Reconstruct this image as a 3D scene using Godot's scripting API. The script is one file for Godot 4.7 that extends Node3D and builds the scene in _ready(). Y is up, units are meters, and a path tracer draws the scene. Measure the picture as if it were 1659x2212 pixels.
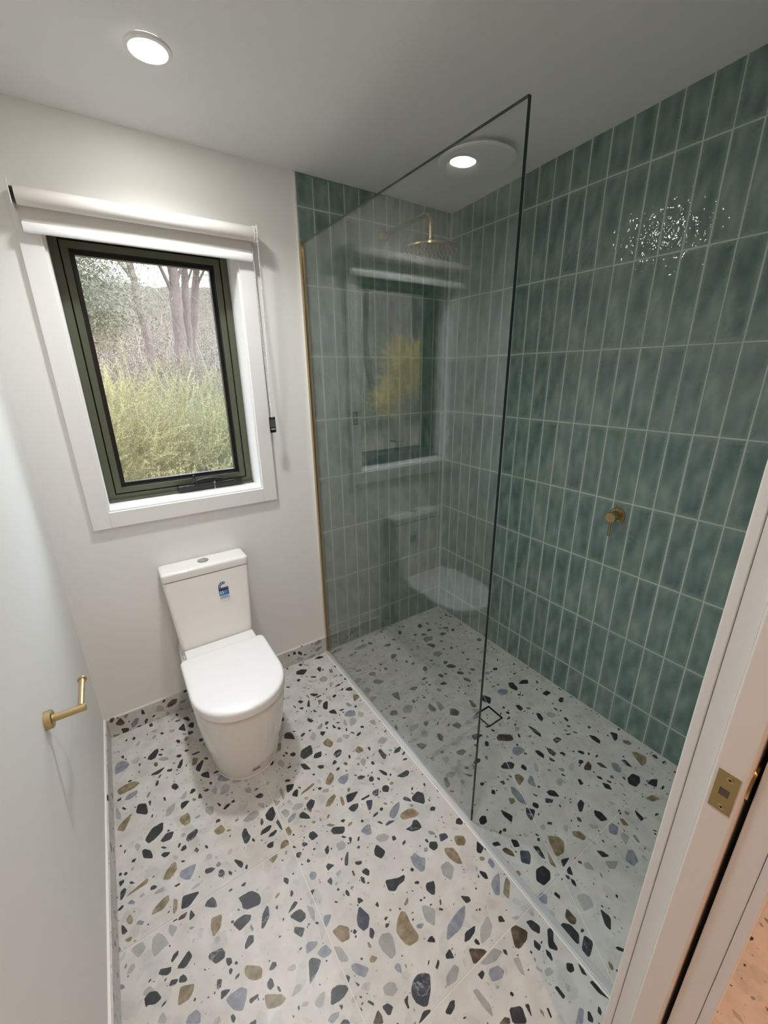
extends Node3D
# A small bathroom: terrazzo floor, green stacked wall tiles, glass shower screen, toilet and window.
# Axes: x runs right along the window wall, y is up, z runs from the window wall towards the doorway. Metres.

const ROOM_W := 1.992
const FRONT_Z := 1.794
const TILE_W := 0.0769
const TILE_H := 0.3
const ROW0 := 0.163
const SCREEN_X := 1.117
const TILE_X := 1.1133
const JOINT_Z := [0.308, 0.902, 1.494]
const JOINT_X := 0.5323
const DRAIN := Rect2(1.508, 0.844, 0.096, 0.094)

var rng := RandomNumberGenerator.new()
var M := {}
var used := {}

# ---------------------------------------------------------------- mesh building
class MB:
	var v := PackedVector3Array()
	var n := PackedVector3Array()
	var t := PackedVector2Array()
	var c := PackedColorArray()
	var tint := Color.WHITE
	var colored := false

	func tri(a: Vector3, b: Vector3, d: Vector3, na: Vector3, nb: Vector3, nd: Vector3, ua := Vector2.ZERO, ub := Vector2.ZERO, ud := Vector2.ZERO) -> void:
		if (b - a).cross(d - a).dot(na + nb + nd) > 0.0:
			v.append_array([a, d, b]); n.append_array([na, nd, nb]); t.append_array([ua, ud, ub])
		else:
			v.append_array([a, b, d]); n.append_array([na, nb, nd]); t.append_array([ua, ub, ud])
		if colored:
			c.append_array([tint, tint, tint])

	func quad(a: Vector3, b: Vector3, d: Vector3, e: Vector3, nn: Vector3, ua := Vector2.ZERO, ub := Vector2.ZERO, ud := Vector2.ZERO, ue := Vector2.ZERO) -> void:
		tri(a, b, d, nn, nn, nn, ua, ub, ud)
		tri(a, d, e, nn, nn, nn, ua, ud, ue)

	func quadn(a: Vector3, b: Vector3, d: Vector3, e: Vector3, na: Vector3, nb: Vector3, nd: Vector3, ne: Vector3, ua := Vector2.ZERO, ub := Vector2.ZERO, ud := Vector2.ZERO, ue := Vector2.ZERO) -> void:
		tri(a, b, d, na, nb, nd, ua, ub, ud)
		tri(a, d, e, na, nd, ne, ua, ud, ue)

	func box(lo: Vector3, hi: Vector3) -> MB:
		var p := func(x: int, y: int, z: int) -> Vector3: return Vector3(hi.x if x else lo.x, hi.y if y else lo.y, hi.z if z else lo.z)
		quad(p.call(0,0,0), p.call(0,1,0), p.call(0,1,1), p.call(0,0,1), Vector3.LEFT)
		quad(p.call(1,0,0), p.call(1,1,0), p.call(1,1,1), p.call(1,0,1), Vector3.RIGHT)
		quad(p.call(0,0,0), p.call(1,0,0), p.call(1,0,1), p.call(0,0,1), Vector3.DOWN)
		quad(p.call(0,1,0), p.call(1,1,0), p.call(1,1,1), p.call(0,1,1), Vector3.UP)
		quad(p.call(0,0,0), p.call(1,0,0), p.call(1,1,0), p.call(0,1,0), Vector3.FORWARD)
		quad(p.call(0,0,1), p.call(1,0,1), p.call(1,1,1), p.call(0,1,1), Vector3.BACK)
		return self

	# a box with rounded edges and corners
	func rbox(lo: Vector3, hi: Vector3, r: float, k := 3) -> MB:
		var ctr := (lo + hi) * 0.5
		var half := (hi - lo) * 0.5
		r = minf(r, minf(half.x, minf(half.y, half.z)))
		var inner := half - Vector3(r, r, r)
		var axes := [Vector3.RIGHT, Vector3.UP, Vector3.BACK]
		for ax in 3:
			for sgn in [-1.0, 1.0]:
				var f: Vector3 = axes[ax] * sgn
				var u: Vector3 = axes[(ax + 1) % 3]
				var w: Vector3 = axes[(ax + 2) % 3]
				var pos := []
				var nor := []
				for i in 2 * k:
					for j in 2 * k:
						var sa := -1.0 if i < k else 1.0
						var sb := -1.0 if j < k else 1.0
						var a: float = (-1.0 + float(i) / (k - 1)) if i < k else float(i - k) / (k - 1)
						var b: float = (-1.0 + float(j) / (k - 1)) if j < k else float(j - k) / (k - 1)
						var nn := (f + u * tan(a * PI / 4) + w * tan(b * PI / 4)).normalized()
						var corner: Vector3 = f * inner[ax] + u * sa * inner[(ax + 1) % 3] + w * sb * inner[(ax + 2) % 3]
						pos.append(ctr + corner + nn * r)
						nor.append(nn)
				var m := 2 * k
				for i in m - 1:
					for j in m - 1:
						var q := [i * m + j, (i + 1) * m + j, (i + 1) * m + j + 1, i * m + j + 1]
						quadn(pos[q[0]], pos[q[1]], pos[q[2]], pos[q[3]], nor[q[0]], nor[q[1]], nor[q[2]], nor[q[3]])
		return self

	# a tube along points, with a radius for each
	func tube(pts: Array, radii: Array, sides := 10, caps := true) -> MB:
		var rings := []
		var norms := []
		var up := Vector3.UP
		for i in pts.size():
			var dir: Vector3 = (pts[mini(i + 1, pts.size() - 1)] - pts[maxi(i - 1, 0)]).normalized()
			if absf(dir.dot(up)) > 0.95:
				up = Vector3.RIGHT if absf(dir.x) < 0.9 else Vector3.BACK
			var s := dir.cross(up).normalized()
			var w := s.cross(dir).normalized()
			up = w
			var r: float = radii[mini(i, radii.size() - 1)]
			var ring := []
			var nr := []
			for k in sides:
				var a := TAU * k / sides
				var d := s * cos(a) + w * sin(a)
				ring.append(pts[i] + d * r)
				nr.append(d)
			rings.append(ring)
			norms.append(nr)
		for i in pts.size() - 1:
			for k in sides:
				var k2 := (k + 1) % sides
				quadn(rings[i][k], rings[i][k2], rings[i + 1][k2], rings[i + 1][k], norms[i][k], norms[i][k2], norms[i + 1][k2], norms[i + 1][k],
					Vector2(float(k) / sides, i), Vector2(float(k + 1) / sides, i), Vector2(float(k + 1) / sides, i + 1), Vector2(float(k) / sides, i + 1))
		if caps:
			for e in [0, pts.size() - 1]:
				var d: Vector3 = (pts[0] - pts[1]).normalized() if e == 0 else (pts[e] - pts[e - 1]).normalized()
				for k in range(1, sides - 1):
					tri(rings[e][0], rings[e][k], rings[e][k + 1], d, d, d)
		return self

	# a profile of (radius, height) turned round an axis; corners stay sharp
	func lathe(profile: Array, at: Vector3, axis := Vector3.UP, segs := 32) -> MB:
		var s := axis.cross(Vector3.RIGHT if absf(axis.x) < 0.9 else Vector3.UP).normalized()
		var w := axis.cross(s).normalized()
		for i in profile.size() - 1:
			var p0: Vector2 = profile[i]
			var p1: Vector2 = profile[i + 1]
			var e := p1 - p0
			var en := Vector2(e.y, -e.x).normalized()
			for k in segs:
				var a0 := TAU * k / segs
				var a1 := TAU * (k + 1) / segs
				var d0 := s * cos(a0) + w * sin(a0)
				var d1 := s * cos(a1) + w * sin(a1)
				var n0 := d0 * en.x + axis * en.y
				var n1 := d1 * en.x + axis * en.y
				var q := [at + d0 * p0.x + axis * p0.y, at + d1 * p0.x + axis * p0.y, at + d1 * p1.x + axis * p1.y, at + d0 * p1.x + axis * p1.y]
				if p0.x < 1e-6:
					tri(q[0], q[2], q[3], n0, n1, n0)
				elif p1.x < 1e-6:
					tri(q[0], q[1], q[2], n0, n1, n0)
				else:
					quadn(q[0], q[1], q[2], q[3], n0, n1, n1, n0)
		return self

	# closed rings of equal length joined into one smooth skin
	func loft(rings: Array, cap0 := true, cap1 := true) -> MB:
		var m: int = rings[0].size()
		var ctrs := []
		for r in rings:
			var s := Vector3.ZERO
			for p in r:
				s += p
			ctrs.append(s / m)
		var nor := []
		for i in rings.size():
			var row := []
			for k in m:
				var du: Vector3 = rings[i][(k + 1) % m] - rings[i][(k + m - 1) % m]
				var dv: Vector3 = rings[mini(i + 1, rings.size() - 1)][k] - rings[maxi(i - 1, 0)][k]
				var nn := du.cross(dv).normalized()
				if nn.dot(rings[i][k] - ctrs[i]) < 0.0:
					nn = -nn
				row.append(nn)
			nor.append(row)
		for i in rings.size() - 1:
			for k in m:
				var k2 := (k + 1) % m
				quadn(rings[i][k], rings[i][k2], rings[i + 1][k2], rings[i + 1][k], nor[i][k], nor[i][k2], nor[i + 1][k2], nor[i + 1][k])
		for e in ([0] if cap0 else []) + ([rings.size() - 1] if cap1 else []):
			var other: int = 1 if e == 0 else e - 1
			var away: Vector3 = ctrs[e] - ctrs[other]
			var d := Vector3.ZERO
			for k in m:
				d += (rings[e][k] - ctrs[e]).cross(rings[e][(k + 1) % m] - ctrs[e])
			d = d.normalized()
			if d.dot(away) < 0.0:
				d = -d
			for k in m:
				tri(ctrs[e], rings[e][k], rings[e][(k + 1) % m], d, d, d)
		return self

	# a rectangular frame in the xy plane (outer lo..hi, band width w, z0..z1)
	func frame(lo: Vector2, hi: Vector2, w: float, z0: float, z1: float) -> MB:
		box(Vector3(lo.x, lo.y, z0), Vector3(lo.x + w, hi.y, z1))
		box(Vector3(hi.x - w, lo.y, z0), Vector3(hi.x, hi.y, z1))
		box(Vector3(lo.x + w, lo.y, z0), Vector3(hi.x - w, lo.y + w, z1))
		box(Vector3(lo.x + w, hi.y - w, z0), Vector3(hi.x - w, hi.y, z1))
		return self

	func mesh() -> ArrayMesh:
		var a := []
		a.resize(Mesh.ARRAY_MAX)
		a[Mesh.ARRAY_VERTEX] = v
		a[Mesh.ARRAY_NORMAL] = n
		a[Mesh.ARRAY_TEX_UV] = t
		if colored:
			a[Mesh.ARRAY_COLOR] = c
		var m := ArrayMesh.new()
		m.add_surface_from_arrays(Mesh.PRIMITIVE_TRIANGLES, a)
		return m

# ---------------------------------------------------------------- nodes
func numbered(called: String) -> String:
	if not used.has(called):
		used[called] = 0
		return called
	used[called] += 1
	return "%s_%03d" % [called, used[called]]

func put(called: String, mesh: Mesh, m: Material, parent: Node = self, at := Vector3.ZERO) -> MeshInstance3D:
	var o := MeshInstance3D.new()
	o.name = numbered(called) if parent == self else StringName(called)
	o.mesh = mesh
	o.material_override = m
	o.position = at
	parent.add_child(o, true)
	return o

func thing(called: String, label: String, category: String, at := Vector3.ZERO, group := "") -> Node3D:
	var o := Node3D.new()
	o.name = numbered(called)
	add_child(o)
	o.position = at
	return tag(o, label, category, group)

func tag(o: Node3D, label: String, category: String, group := "") -> Node3D:
	o.set_meta("label", label)
	o.set_meta("category", category)
	if group:
		o.set_meta("group", group)
	return o

func setting(called: String, label: String, category: String) -> Node3D:
	var o := thing(called, label, category)
	o.set_meta("kind", "structure")
	return o

func mat(color: Color, rough := 0.5, metal := 0.0, spec := 0.5) -> StandardMaterial3D:
	var m := StandardMaterial3D.new()
	m.albedo_color = color
	m.roughness = rough
	m.metallic = metal
	m.metallic_specular = spec
	return m

func rgb(r: int, g: int, b: int) -> Color:
	return Color8(r, g, b)

func ceil_y(x: float, z: float) -> float:
	return 2.3909 - 0.0062 * x + 0.0463 * z

# Outlines of the larger stone chips on the floor, in millimetres of (x, z).
const CHIPS := [
	["d", 139,230,146,214,173,193,185,194,184,213,169,242,153,243],
	["b", 20,196,28,176,47,175,65,192,73,215,56,232,34,236,19,235],
	["d", 145,326,148,317,198,312,191,323,171,335],
	["d", 240,348,258,317,270,313,262,343,252,358],
	["d", 202,342,205,333,225,340,218,353],
	["g", 179,255,193,251,213,266,219,282,200,281,186,268],
	["k", 159,279,163,264,172,267,176,285,168,292],
	["d", 245,284,254,278,267,287,265,298,253,298],
	["d", 300,312,333,311,339,321,314,322],
	["d", 260,204,255,194,264,191,273,200,273,216,261,214],
	["t", 26,316,52,310,84,314,104,335,82,349,35,351,25,336],
	["b", 44,385,58,366,88,362,94,375,88,386,65,393],
	["d", 21,367,38,364,34,376,24,375],
	["d", 80,468,87,438,95,434,117,447,120,489,113,497],
	["d", 124,442,135,445,129,470],
	["t", 18,501,22,488,48,467,69,459,59,483,39,520],
	["g", 172,547,183,513,213,507,205,537,186,551],
	["d", 101,598,107,586,127,564,164,562,159,596,132,613,110,617],
	["d", 146,631,168,613,193,622,180,646,155,642],
	["d", 227,535,232,522,246,522,261,532,241,547,229,552],
	["t", 215,591,220,579,247,576,252,600,248,622,230,625,219,609],
	["m", 224,679,231,664,263,658,267,671,251,689,230,691],
	["d", 209,424,219,416,229,426,234,447,220,452,209,435],
	["g", 228,502,245,487,260,478,253,502,243,512],
	["d", 264,502,275,484,286,487,288,501,275,505],
	["d", 289,541,296,522,302,523,305,548],
	["d", 305,401,312,383,337,368,343,374,321,417,315,421],
	["d", 317,439,328,433,350,441,347,476,326,456],
	["d", 363,457,382,457,386,468,368,465],
	["b", 369,504,384,482,394,492,422,528,398,529],
	["g", 420,552,427,530,457,550,445,564],
	["t", 295,374,306,333,326,348,313,375],
	["k", 312,517,326,516,337,528,323,530],
	["g", 340,541,359,524,362,546,352,565],
	["g", 365,578,374,544,393,533,409,557,397,580],
	["d", 347,602,353,604,360,618,353,623],
	["d", 361,638,378,628,393,632,384,641,368,646],
	["t", 313,703,342,693,351,720,343,729,322,726],
	["m", 396,771,408,757,416,761,417,783,422,797,412,810,402,815,395,807],
	["d", 490,752,510,738,525,737,524,773,507,788,499,787,488,769],
	["d", 450,815,461,800,488,797,498,804,484,817],
	["d", 473,837,482,828,505,826,508,834,491,843],
	["d", 460,862,472,857,488,862,479,867],
	["d", 88,632,96,628,115,647,119,671,116,678,91,660],
	["d", 142,683,151,679,172,690,164,699,151,699],
	["d", 201,707,210,695,220,695,222,710,212,713],
	["m", 241,734,251,725,257,741,249,747],
	["d", 144,655,153,656,164,669,155,668],
	["d", 55,652,58,644,70,645,65,657],
	["t", 139,769,150,750,172,733,183,735,184,761,167,775,157,781],
	["b", 186,789,191,776,216,775,241,780,229,803,215,820,196,807],
	["d", 198,743,205,744,211,752,201,751],
	["m", 259,823,263,816,282,821,292,833,278,837,263,833],
	["m", 294,858,301,846,310,847,316,862,308,872,297,868],
	["d", 324,872,329,865,337,878,331,884],
	["d", 350,843,356,843,372,860,375,873,366,882,359,871],
	["d", 375,887,382,880,386,884,382,894,378,895],
	["t", 450,907,484,906,478,917,459,928],
	["d", 381,974,396,971,392,974],
	["d", 482,632,494,628,503,632,493,637],
	["m", 478,659,499,656,511,666,504,679,489,676],
	["g", 476,701,485,693,501,706,495,728],
	["g", 412,726,442,713,469,715,474,737,448,746,423,740],
	["g", 302,611,309,591,334,607,328,634,313,635],
	["g", 452,604,477,608,471,637,455,624],
	["k", 464,774,471,757,478,759,476,776,466,784],
	["d", 326,677,332,667,342,669,344,680,332,680],
	["d", 175,459,183,460,182,479,176,474],
	["g", 67,601,74,590,88,607,76,626],
	["d", 18,669,20,665,27,670,25,678,18,675],
	["d", 61,306,67,297,79,305,70,309],
	["g", 16,404,24,405,33,443,31,464,16,450],
	["d", 279,274,288,270,300,282,287,286],
	["d", 225,315,237,313,238,320],
	["d", 673,462,682,441,694,436,710,445,715,464,714,496,692,478],
	["d", 821,532,829,521,848,534,838,544,825,550],
	["t", 811,582,840,572,851,606,841,621,827,624,811,601],
	["d", 697,591,715,564,762,561,754,599,748,610,706,615],
	["d", 742,629,758,614,788,619,775,644,753,641],
	["m", 822,664,839,654,858,655,863,667,848,685,825,687],
	["t", 909,699,935,688,946,708,943,722,917,723],
	["m", 993,765,1001,755,1011,757,1011,780,1015,798,999,811,992,806],
	["d", 1045,809,1061,795,1088,795,1088,805,1070,817],
	["d", 1069,835,1089,824,1090,834,1078,839],
	["d", 1056,858,1067,854,1082,860,1072,866],
	["t", 617,500,629,477,653,474,648,497,635,517],
	["d", 684,626,702,634,713,676,688,661,683,640],
	["d", 739,677,750,677,766,688,758,700,744,695],
	["d", 797,703,813,690,819,698,818,709,803,710],
	["m", 837,727,851,725,854,740,843,744],
	["t", 735,763,755,744,775,732,781,753,768,774,748,783,738,775],
	["b", 782,783,796,774,837,778,820,804,796,814,782,797],
	["m", 855,815,873,816,887,832,870,836,856,828],
	["d", 890,852,900,843,912,848,909,862,899,868,889,861],
	["d", 947,836,958,846,969,867,963,880,953,869,948,850],
	["d", 973,881,980,877,981,886,973,890],
	["d", 921,863,931,868,931,877,922,878],
	["m", 992,902,1013,900,1046,904,1050,917,1034,928,1011,923],
	["d", 575,558,586,546,595,546,588,561,578,563],
	["d", 599,665,607,659,619,666,623,673,615,676,603,670],
	["d", 598,685,605,685,629,696,614,714,594,719,591,711],
	["d", 602,738,613,726,628,722,632,731,618,756],
	["t", 630,755,643,746,696,736,696,746,661,754],
	["d", 698,769,708,766,716,776,704,781],
	["g", 705,793,718,784,738,793,729,807],
	["t", 693,853,712,832,745,824,747,837,728,853,707,860],
	["t", 757,847,767,855,761,884,753,889,748,883],
	["d", 781,855,832,869,792,891,770,887],
	["d", 763,907,785,903,806,912,797,925,778,932,767,923],
	["d", 821,906,826,903,860,906,857,913,825,912],
	["m", 870,908,880,902,904,905,885,932,871,920],
	["d", 914,914,925,907,937,911,943,924,927,941,910,927],
	["n", 834,920,858,930,849,946,832,961,824,958],
	["d", 826,986,835,981,851,981,848,989,827,991],
	["d", 859,979,871,974,875,984,864,989],
	["d", 992,1009,1018,1003,1027,1004,1040,1023,1024,1053,1013,1057,985,1022],
	["n", 959,995,970,990,981,1005,981,1024,959,1002],
	["b", 876,1022,888,1008,914,997,942,995,933,1011,908,1030,886,1038],
	["t", 910,1043,920,1036,952,1037,969,1047,978,1077,959,1078,912,1060],
	["n", 849,1036,866,1033,887,1044,876,1046,848,1043],
	["m", 900,1092,929,1093,942,1082,956,1088,957,1105,954,1120,940,1121,915,1112],
	["n", 514,801,524,795,527,813,525,843,520,836],
	["b", 550,828,557,815,576,808,590,811,578,828,559,832],
	["d", 594,831,601,821,614,821,626,844,628,861,614,854,596,839],
	["t", 628,820,636,812,647,819,645,837,636,841],
	["g", 579,789,605,777,628,791,621,804,599,803],
	["g", 531,707,543,723,558,733,534,745],
	["g", 567,687,580,681,577,726,566,739],
	["t", 530,853,537,843,549,842,552,865,543,876,536,871],
	["t", 495,900,504,882,518,878,530,886,526,903],
	["d", 530,917,540,914,545,927],
	["d", 595,917,603,906,618,908,626,934,600,936],
	["d", 671,942,684,936,720,958,713,972,702,977,672,959],
	["d", 715,932,726,931,734,939,723,944],
	["d", 714,1000,720,1001,723,1008,710,1023,710,1015],
	["d", 733,1028,743,1017,749,1019,740,1031],
	["d", 692,983,699,982,709,995,699,993],
	["b", 759,1005,791,998,802,1005,790,1037,772,1030],
	["d", 767,1087,785,1074,799,1110,790,1118,774,1123,761,1102],
	["d", 845,1084,855,1088,854,1101,839,1099],
	["d", 622,993,641,993,631,1005,625,1006],
	["n", 660,1069,669,1053,684,1039,692,1039,672,1073,666,1076],
	["d", 605,1037,616,1032,623,1040,632,1050,612,1052,606,1053],
	["d", 694,1080,701,1083,715,1090,711,1098,698,1095,692,1087],
	["d", 699,1117,715,1116,722,1130,714,1141,709,1140,699,1124],
	["d", 671,1098,677,1099,675,1116,670,1114],
	["b", 860,1174,867,1175,881,1170,888,1193,902,1206,877,1233,862,1231,853,1199],
	["g", 665,993,691,996,696,1014,684,1025,663,1019],
	["g", 792,1056,806,1051,830,1061,839,1080,821,1086,798,1076],
	["d", 557,985,564,981,570,992,560,994],
	["t", 623,875,633,875,640,882,631,887],
	["t", 664,916,679,917,696,936,676,930],
	["d", 778,975,787,972,789,982,781,984],
	["g", 636,773,647,773,655,784,642,788],
	["g", 772,522,801,502,804,531,781,552],
	["g", 899,602,911,594,934,616,912,631],
	["g", 1014,719,1050,705,1068,733,1034,746],
	["g", 900,761,921,750,928,771,904,792],
	["g", 601,567,621,555,632,582,617,604],
	["d", 18,694,32,696,31,705,20,713,18,704],
	["m", 18,754,20,729,31,724,37,731,32,746,22,758],
	["d", 45,717,51,714,62,729,50,724],
	["t", 34,757,46,749,96,735,99,744,92,752,63,754],
	["d", 101,779,103,769,112,768,122,780,115,784],
	["g", 108,797,123,791,142,794,137,809],
	["d", 167,809,185,810,185,816,173,817],
	["g", 210,853,223,845,242,847,237,854,221,856],
	["t", 97,855,104,841,134,826,150,826,149,844,130,859],
	["t", 153,887,161,847,172,856,167,881,159,891],
	["d", 176,890,185,859,190,856,237,872,198,897],
	["b", 36,779,48,773,59,788,54,792],
	["t", 31,823,43,813,50,833,45,845,36,839],
	["b", 55,853,64,846,78,860,72,866],
	["d", 19,829,26,839,34,858,25,861,19,857],
	["t", 25,878,29,875,44,879,41,888,34,888],
	["m", 239,923,250,912,266,911,272,924,272,946,262,943],
	["d", 335,960,374,963,392,986,394,1002,386,1016,349,1007,338,995,339,980,336,970],
	["d", 302,1018,318,1013,338,1014,356,1027,349,1039,315,1047,309,1034],
	["m", 371,1076,384,1046,402,1031,407,1035,402,1062,381,1078,374,1080],
	["t", 244,989,251,966,281,973,271,1005,246,1018],
	["d", 193,936,198,914,203,909,211,931],
	["k", 163,915,172,906,193,907,183,920],
	["d", 150,908,162,907,163,911,153,911],
	["d", 317,1093,321,1084,335,1072,347,1079,343,1095,319,1099],
	["m", 224,1054,230,1049,262,1056,267,1070,263,1083,239,1083,231,1070,225,1061],
	["d", 264,1093,267,1086,278,1093,279,1105,270,1108,266,1105],
	["d", 133,1004,141,993,155,990,153,1001,136,1010],
	["d", 100,1015,106,1006,123,1014,133,1018,130,1029,121,1031,107,1022],
	["d", 145,1063,149,1054,157,1053,164,1061,166,1072,160,1074,148,1067],
	["t", 139,1098,147,1076,156,1079,181,1091,176,1104,164,1115,141,1113,136,1109],
	["d", 234,1164,238,1147,248,1150,261,1158,248,1163],
	["b", 245,1171,256,1167,285,1169,299,1182,292,1199,277,1217,259,1204,248,1183],
	["m", 229,1137,234,1118,239,1119,246,1125,240,1138,232,1140],
	["t", 303,1139,310,1133,341,1156,346,1168,338,1183,323,1179,309,1168,301,1150],
	["d", 359,1180,373,1168,382,1173,382,1182,372,1185],
	["d", 296,1208,300,1205,321,1208,320,1214,298,1216],
	["d", 275,1146,280,1139,290,1138,287,1145],
	["g", 90,946,94,919,110,913,122,927,135,960,124,961,94,969],
	["g", 40,915,45,908,69,909,77,932,56,946],
	["g", 136,928,140,909,162,931,144,950],
	["g", 25,965,37,949,46,951,48,961,37,969],
	["d", 63,1057,75,1057,68,1068,65,1065],
	["d", 98,1091,103,1085,113,1082,110,1088],
	["b", 147,1157,155,1146,176,1145,184,1159,180,1179],
	["g", 88,1116,93,1106,103,1102,109,1121,104,1128],
	["g", 60,1039,63,1029,78,1026,89,1045,84,1052],
	["d", 248,1208,255,1208,259,1220,252,1226,248,1219],
	["d", 283,1249,301,1250,300,1260],
	["t", 333,1224,337,1221,365,1238,356,1262,332,1250,331,1240],
	["d", 349,933,357,928,367,930,361,940],
	["d", 207,1076,211,1075,214,1083],
	["d", 423,1050,433,1048,428,1061],
	["d", 749,1182,789,1201,810,1204,811,1210,801,1219,776,1219,761,1226,743,1213],
	["d", 850,1270,859,1265,882,1273,877,1286,861,1304,852,1299,846,1281],
	["n", 589,1078,605,1074,606,1086,597,1097],
	["n", 622,1217,644,1193,659,1234,641,1255,624,1255,616,1235],
	["t", 706,1308,726,1287,746,1278,756,1288,752,1324,756,1353,747,1363,720,1359,710,1348,704,1318],
	["g", 647,1298,667,1290,689,1302,688,1323,676,1350,658,1353,646,1322],
	["t", 545,1201,572,1201,593,1223,582,1247,559,1242,553,1230],
	["d", 452,1098,470,1094,487,1097,497,1118,492,1129,474,1130],
	["d", 450,1088,470,1073,481,1069,488,1078,475,1085],
	["m", 449,1140,457,1129,481,1149,470,1161,463,1164],
	["m", 460,1224,470,1222,482,1231,491,1242,477,1255,447,1270,444,1269],
	["b", 487,1223,501,1217,517,1219,526,1242,513,1246,496,1241],
	["g", 532,1234,551,1248,558,1283,552,1287,534,1276],
	["d", 473,1338,488,1311,507,1313,526,1326,528,1337,506,1344],
	["b", 556,1299,569,1301,597,1332,577,1343,560,1325,554,1307],
	["m", 669,1431,683,1421,700,1418,717,1425,730,1438,711,1463,686,1481,675,1475,664,1459,663,1443],
	["g", 607,1384,627,1386,640,1397,638,1413,620,1415,603,1400],
	["d", 585,1414,601,1417,610,1431,596,1439,589,1435],
	["d", 640,1437,656,1435,646,1447,644,1457,639,1455],
	["d", 646,1492,671,1481,688,1489,684,1494,662,1494],
	["k", 552,1425,573,1412,577,1427,572,1442,550,1427],
	["d", 478,1379,491,1378,500,1385,501,1394],
	["b", 455,1357,466,1352,487,1358,484,1366,463,1369],
	["t", 342,1229,357,1234,373,1244,381,1259,365,1264,344,1255,335,1250],
	["g", 392,1264,412,1248,426,1258,420,1266,401,1267],
	["g", 441,1307,462,1301,475,1305,457,1327,447,1326,440,1315],
	["b", 466,1190,476,1184,500,1199,493,1208,461,1208],
	["g", 507,1098,525,1120,512,1155,506,1136],
	["b", 534,1167,544,1154,563,1165,545,1180,534,1184],
	["g", 805,1304,818,1308,837,1333,809,1366,793,1338],
	["d", 650,1173,658,1178,663,1191,646,1189,645,1184],
	["d", 687,1220,697,1216,697,1226,692,1231],
	["d", 531,1071,547,1075,531,1088],
	["d", 549,1333,558,1346,551,1347],
	["m", 533,1308,538,1310,543,1318,532,1328],
	["d", 557,1385,563,1385,571,1397,568,1402],
	["d", 492,1349,500,1352,500,1358,494,1360],
	["d", 766,1379,779,1375,788,1377,789,1389,785,1394],
	["b", 655,1370,666,1367,674,1375,666,1393,657,1382],
	["d", 474,1048,480,1036,485,1037,485,1048,477,1053],
	["d", 595,1239,604,1234,608,1244,599,1247],
	["t", 762,1269,784,1260,780,1272,766,1276],
	["n", 990,1173,1013,1183,1012,1201,978,1197],
	["t", 1024,1216,1036,1209,1060,1226,1057,1243,1040,1253,1019,1237],
	["t", 977,1218,1003,1236,1003,1261,995,1292,977,1276,969,1252,969,1229],
	["d", 1061,1291,1087,1266,1090,1275,1092,1296,1069,1303],
	["d", 925,1351,948,1369,944,1381,927,1377],
	["b", 818,1407,841,1385,892,1376,922,1377,902,1398,872,1413,821,1412],
	["g", 897,1467,918,1444,961,1435,954,1461,932,1474,897,1473],
	["d", 856,1442,874,1426,912,1431,898,1442,874,1446],
	["b", 1028,1386,1052,1375,1079,1378,1031,1422,1019,1412],
	["t", 1043,1424,1070,1406,1089,1398,1087,1416,1051,1442,1046,1442],
	["k", 994,1495,1013,1498,1031,1528,1013,1540,979,1541,970,1531],
	["d", 1045,1510,1063,1517,1072,1541,1055,1553,1044,1534],
	["d", 1031,1550,1037,1571,1022,1576,1018,1561],
	["d", 1083,1558,1094,1561,1093,1572,1075,1585,1072,1601,1065,1604,1050,1586],
	["d", 1119,1575,1136,1574,1152,1590,1153,1617,1131,1631,1122,1618],
	["m", 1127,1641,1164,1626,1171,1651,1134,1663,1126,1661],
	["k", 855,1461,861,1460,892,1483,897,1493,844,1493],
	["b", 866,1527,876,1522,901,1530,906,1548,890,1555,861,1544],
	["d", 839,1511,857,1512,857,1521,841,1526],
	["d", 861,1602,892,1618,879,1647,847,1626],
	["k", 817,1606,838,1606,849,1615,842,1623],
	["d", 993,1645,1003,1648,1003,1672,993,1672],
	["d", 718,1514,742,1507,753,1512,743,1523,726,1526,718,1519],
	["g", 764,1465,800,1459,807,1473,782,1488,751,1482],
	["d", 792,1431,812,1427,809,1451,789,1439],
	["d", 985,1455,995,1459,994,1476,976,1466],
	["d", 900,1621,911,1626,897,1647],
	["b", 987,1713,1015,1704,1022,1713,996,1726,980,1715],
	["d", 1026,1720,1031,1723,1026,1736,1019,1739,1011,1730],
	["d", 943,1656,947,1660,940,1676,936,1673],
	["d", 1091,1651,1092,1667,1088,1682,1080,1671],
	["d", 1082,1692,1092,1695,1093,1725,1095,1741,1082,1718],
	["g", 946,1544,965,1551,946,1587,939,1576],
	["g", 929,1252,960,1255,964,1284,931,1305,917,1279],
	["d", 751,1435,769,1426,768,1434,753,1442],
	["d", 1065,1180,1080,1169,1093,1172,1092,1193,1080,1195],
	["g", 860,1499,918,1497,935,1518,901,1521,873,1511],
	["g", 804,1526,819,1530,825,1573,814,1591,806,1565],
	["d", 1246,1235,1267,1277,1242,1292,1237,1256],
	["m", 1334,1283,1357,1310,1325,1326,1308,1326,1313,1302],
	["d", 1453,1289,1471,1291,1484,1304,1479,1332,1450,1306],
	["m", 1426,1301,1449,1323,1434,1330,1412,1315],
	["d", 1509,1386,1538,1383,1534,1401,1496,1414,1488,1407],
	["d", 1539,1435,1555,1455,1548,1485,1521,1475,1523,1449],
	["t", 1314,1392,1344,1417,1345,1440,1313,1461,1279,1454,1297,1417],
	["d", 1188,1439,1219,1444,1224,1469,1204,1484,1170,1483,1162,1460],
	["n", 1191,1370,1216,1389,1208,1404,1183,1419,1164,1397],
	["k", 1141,1334,1157,1336,1167,1358,1160,1376,1141,1350],
	["m", 1240,1386,1258,1398,1244,1437,1234,1426],
	["t", 1269,1425,1265,1442,1251,1476,1242,1454],
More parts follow.
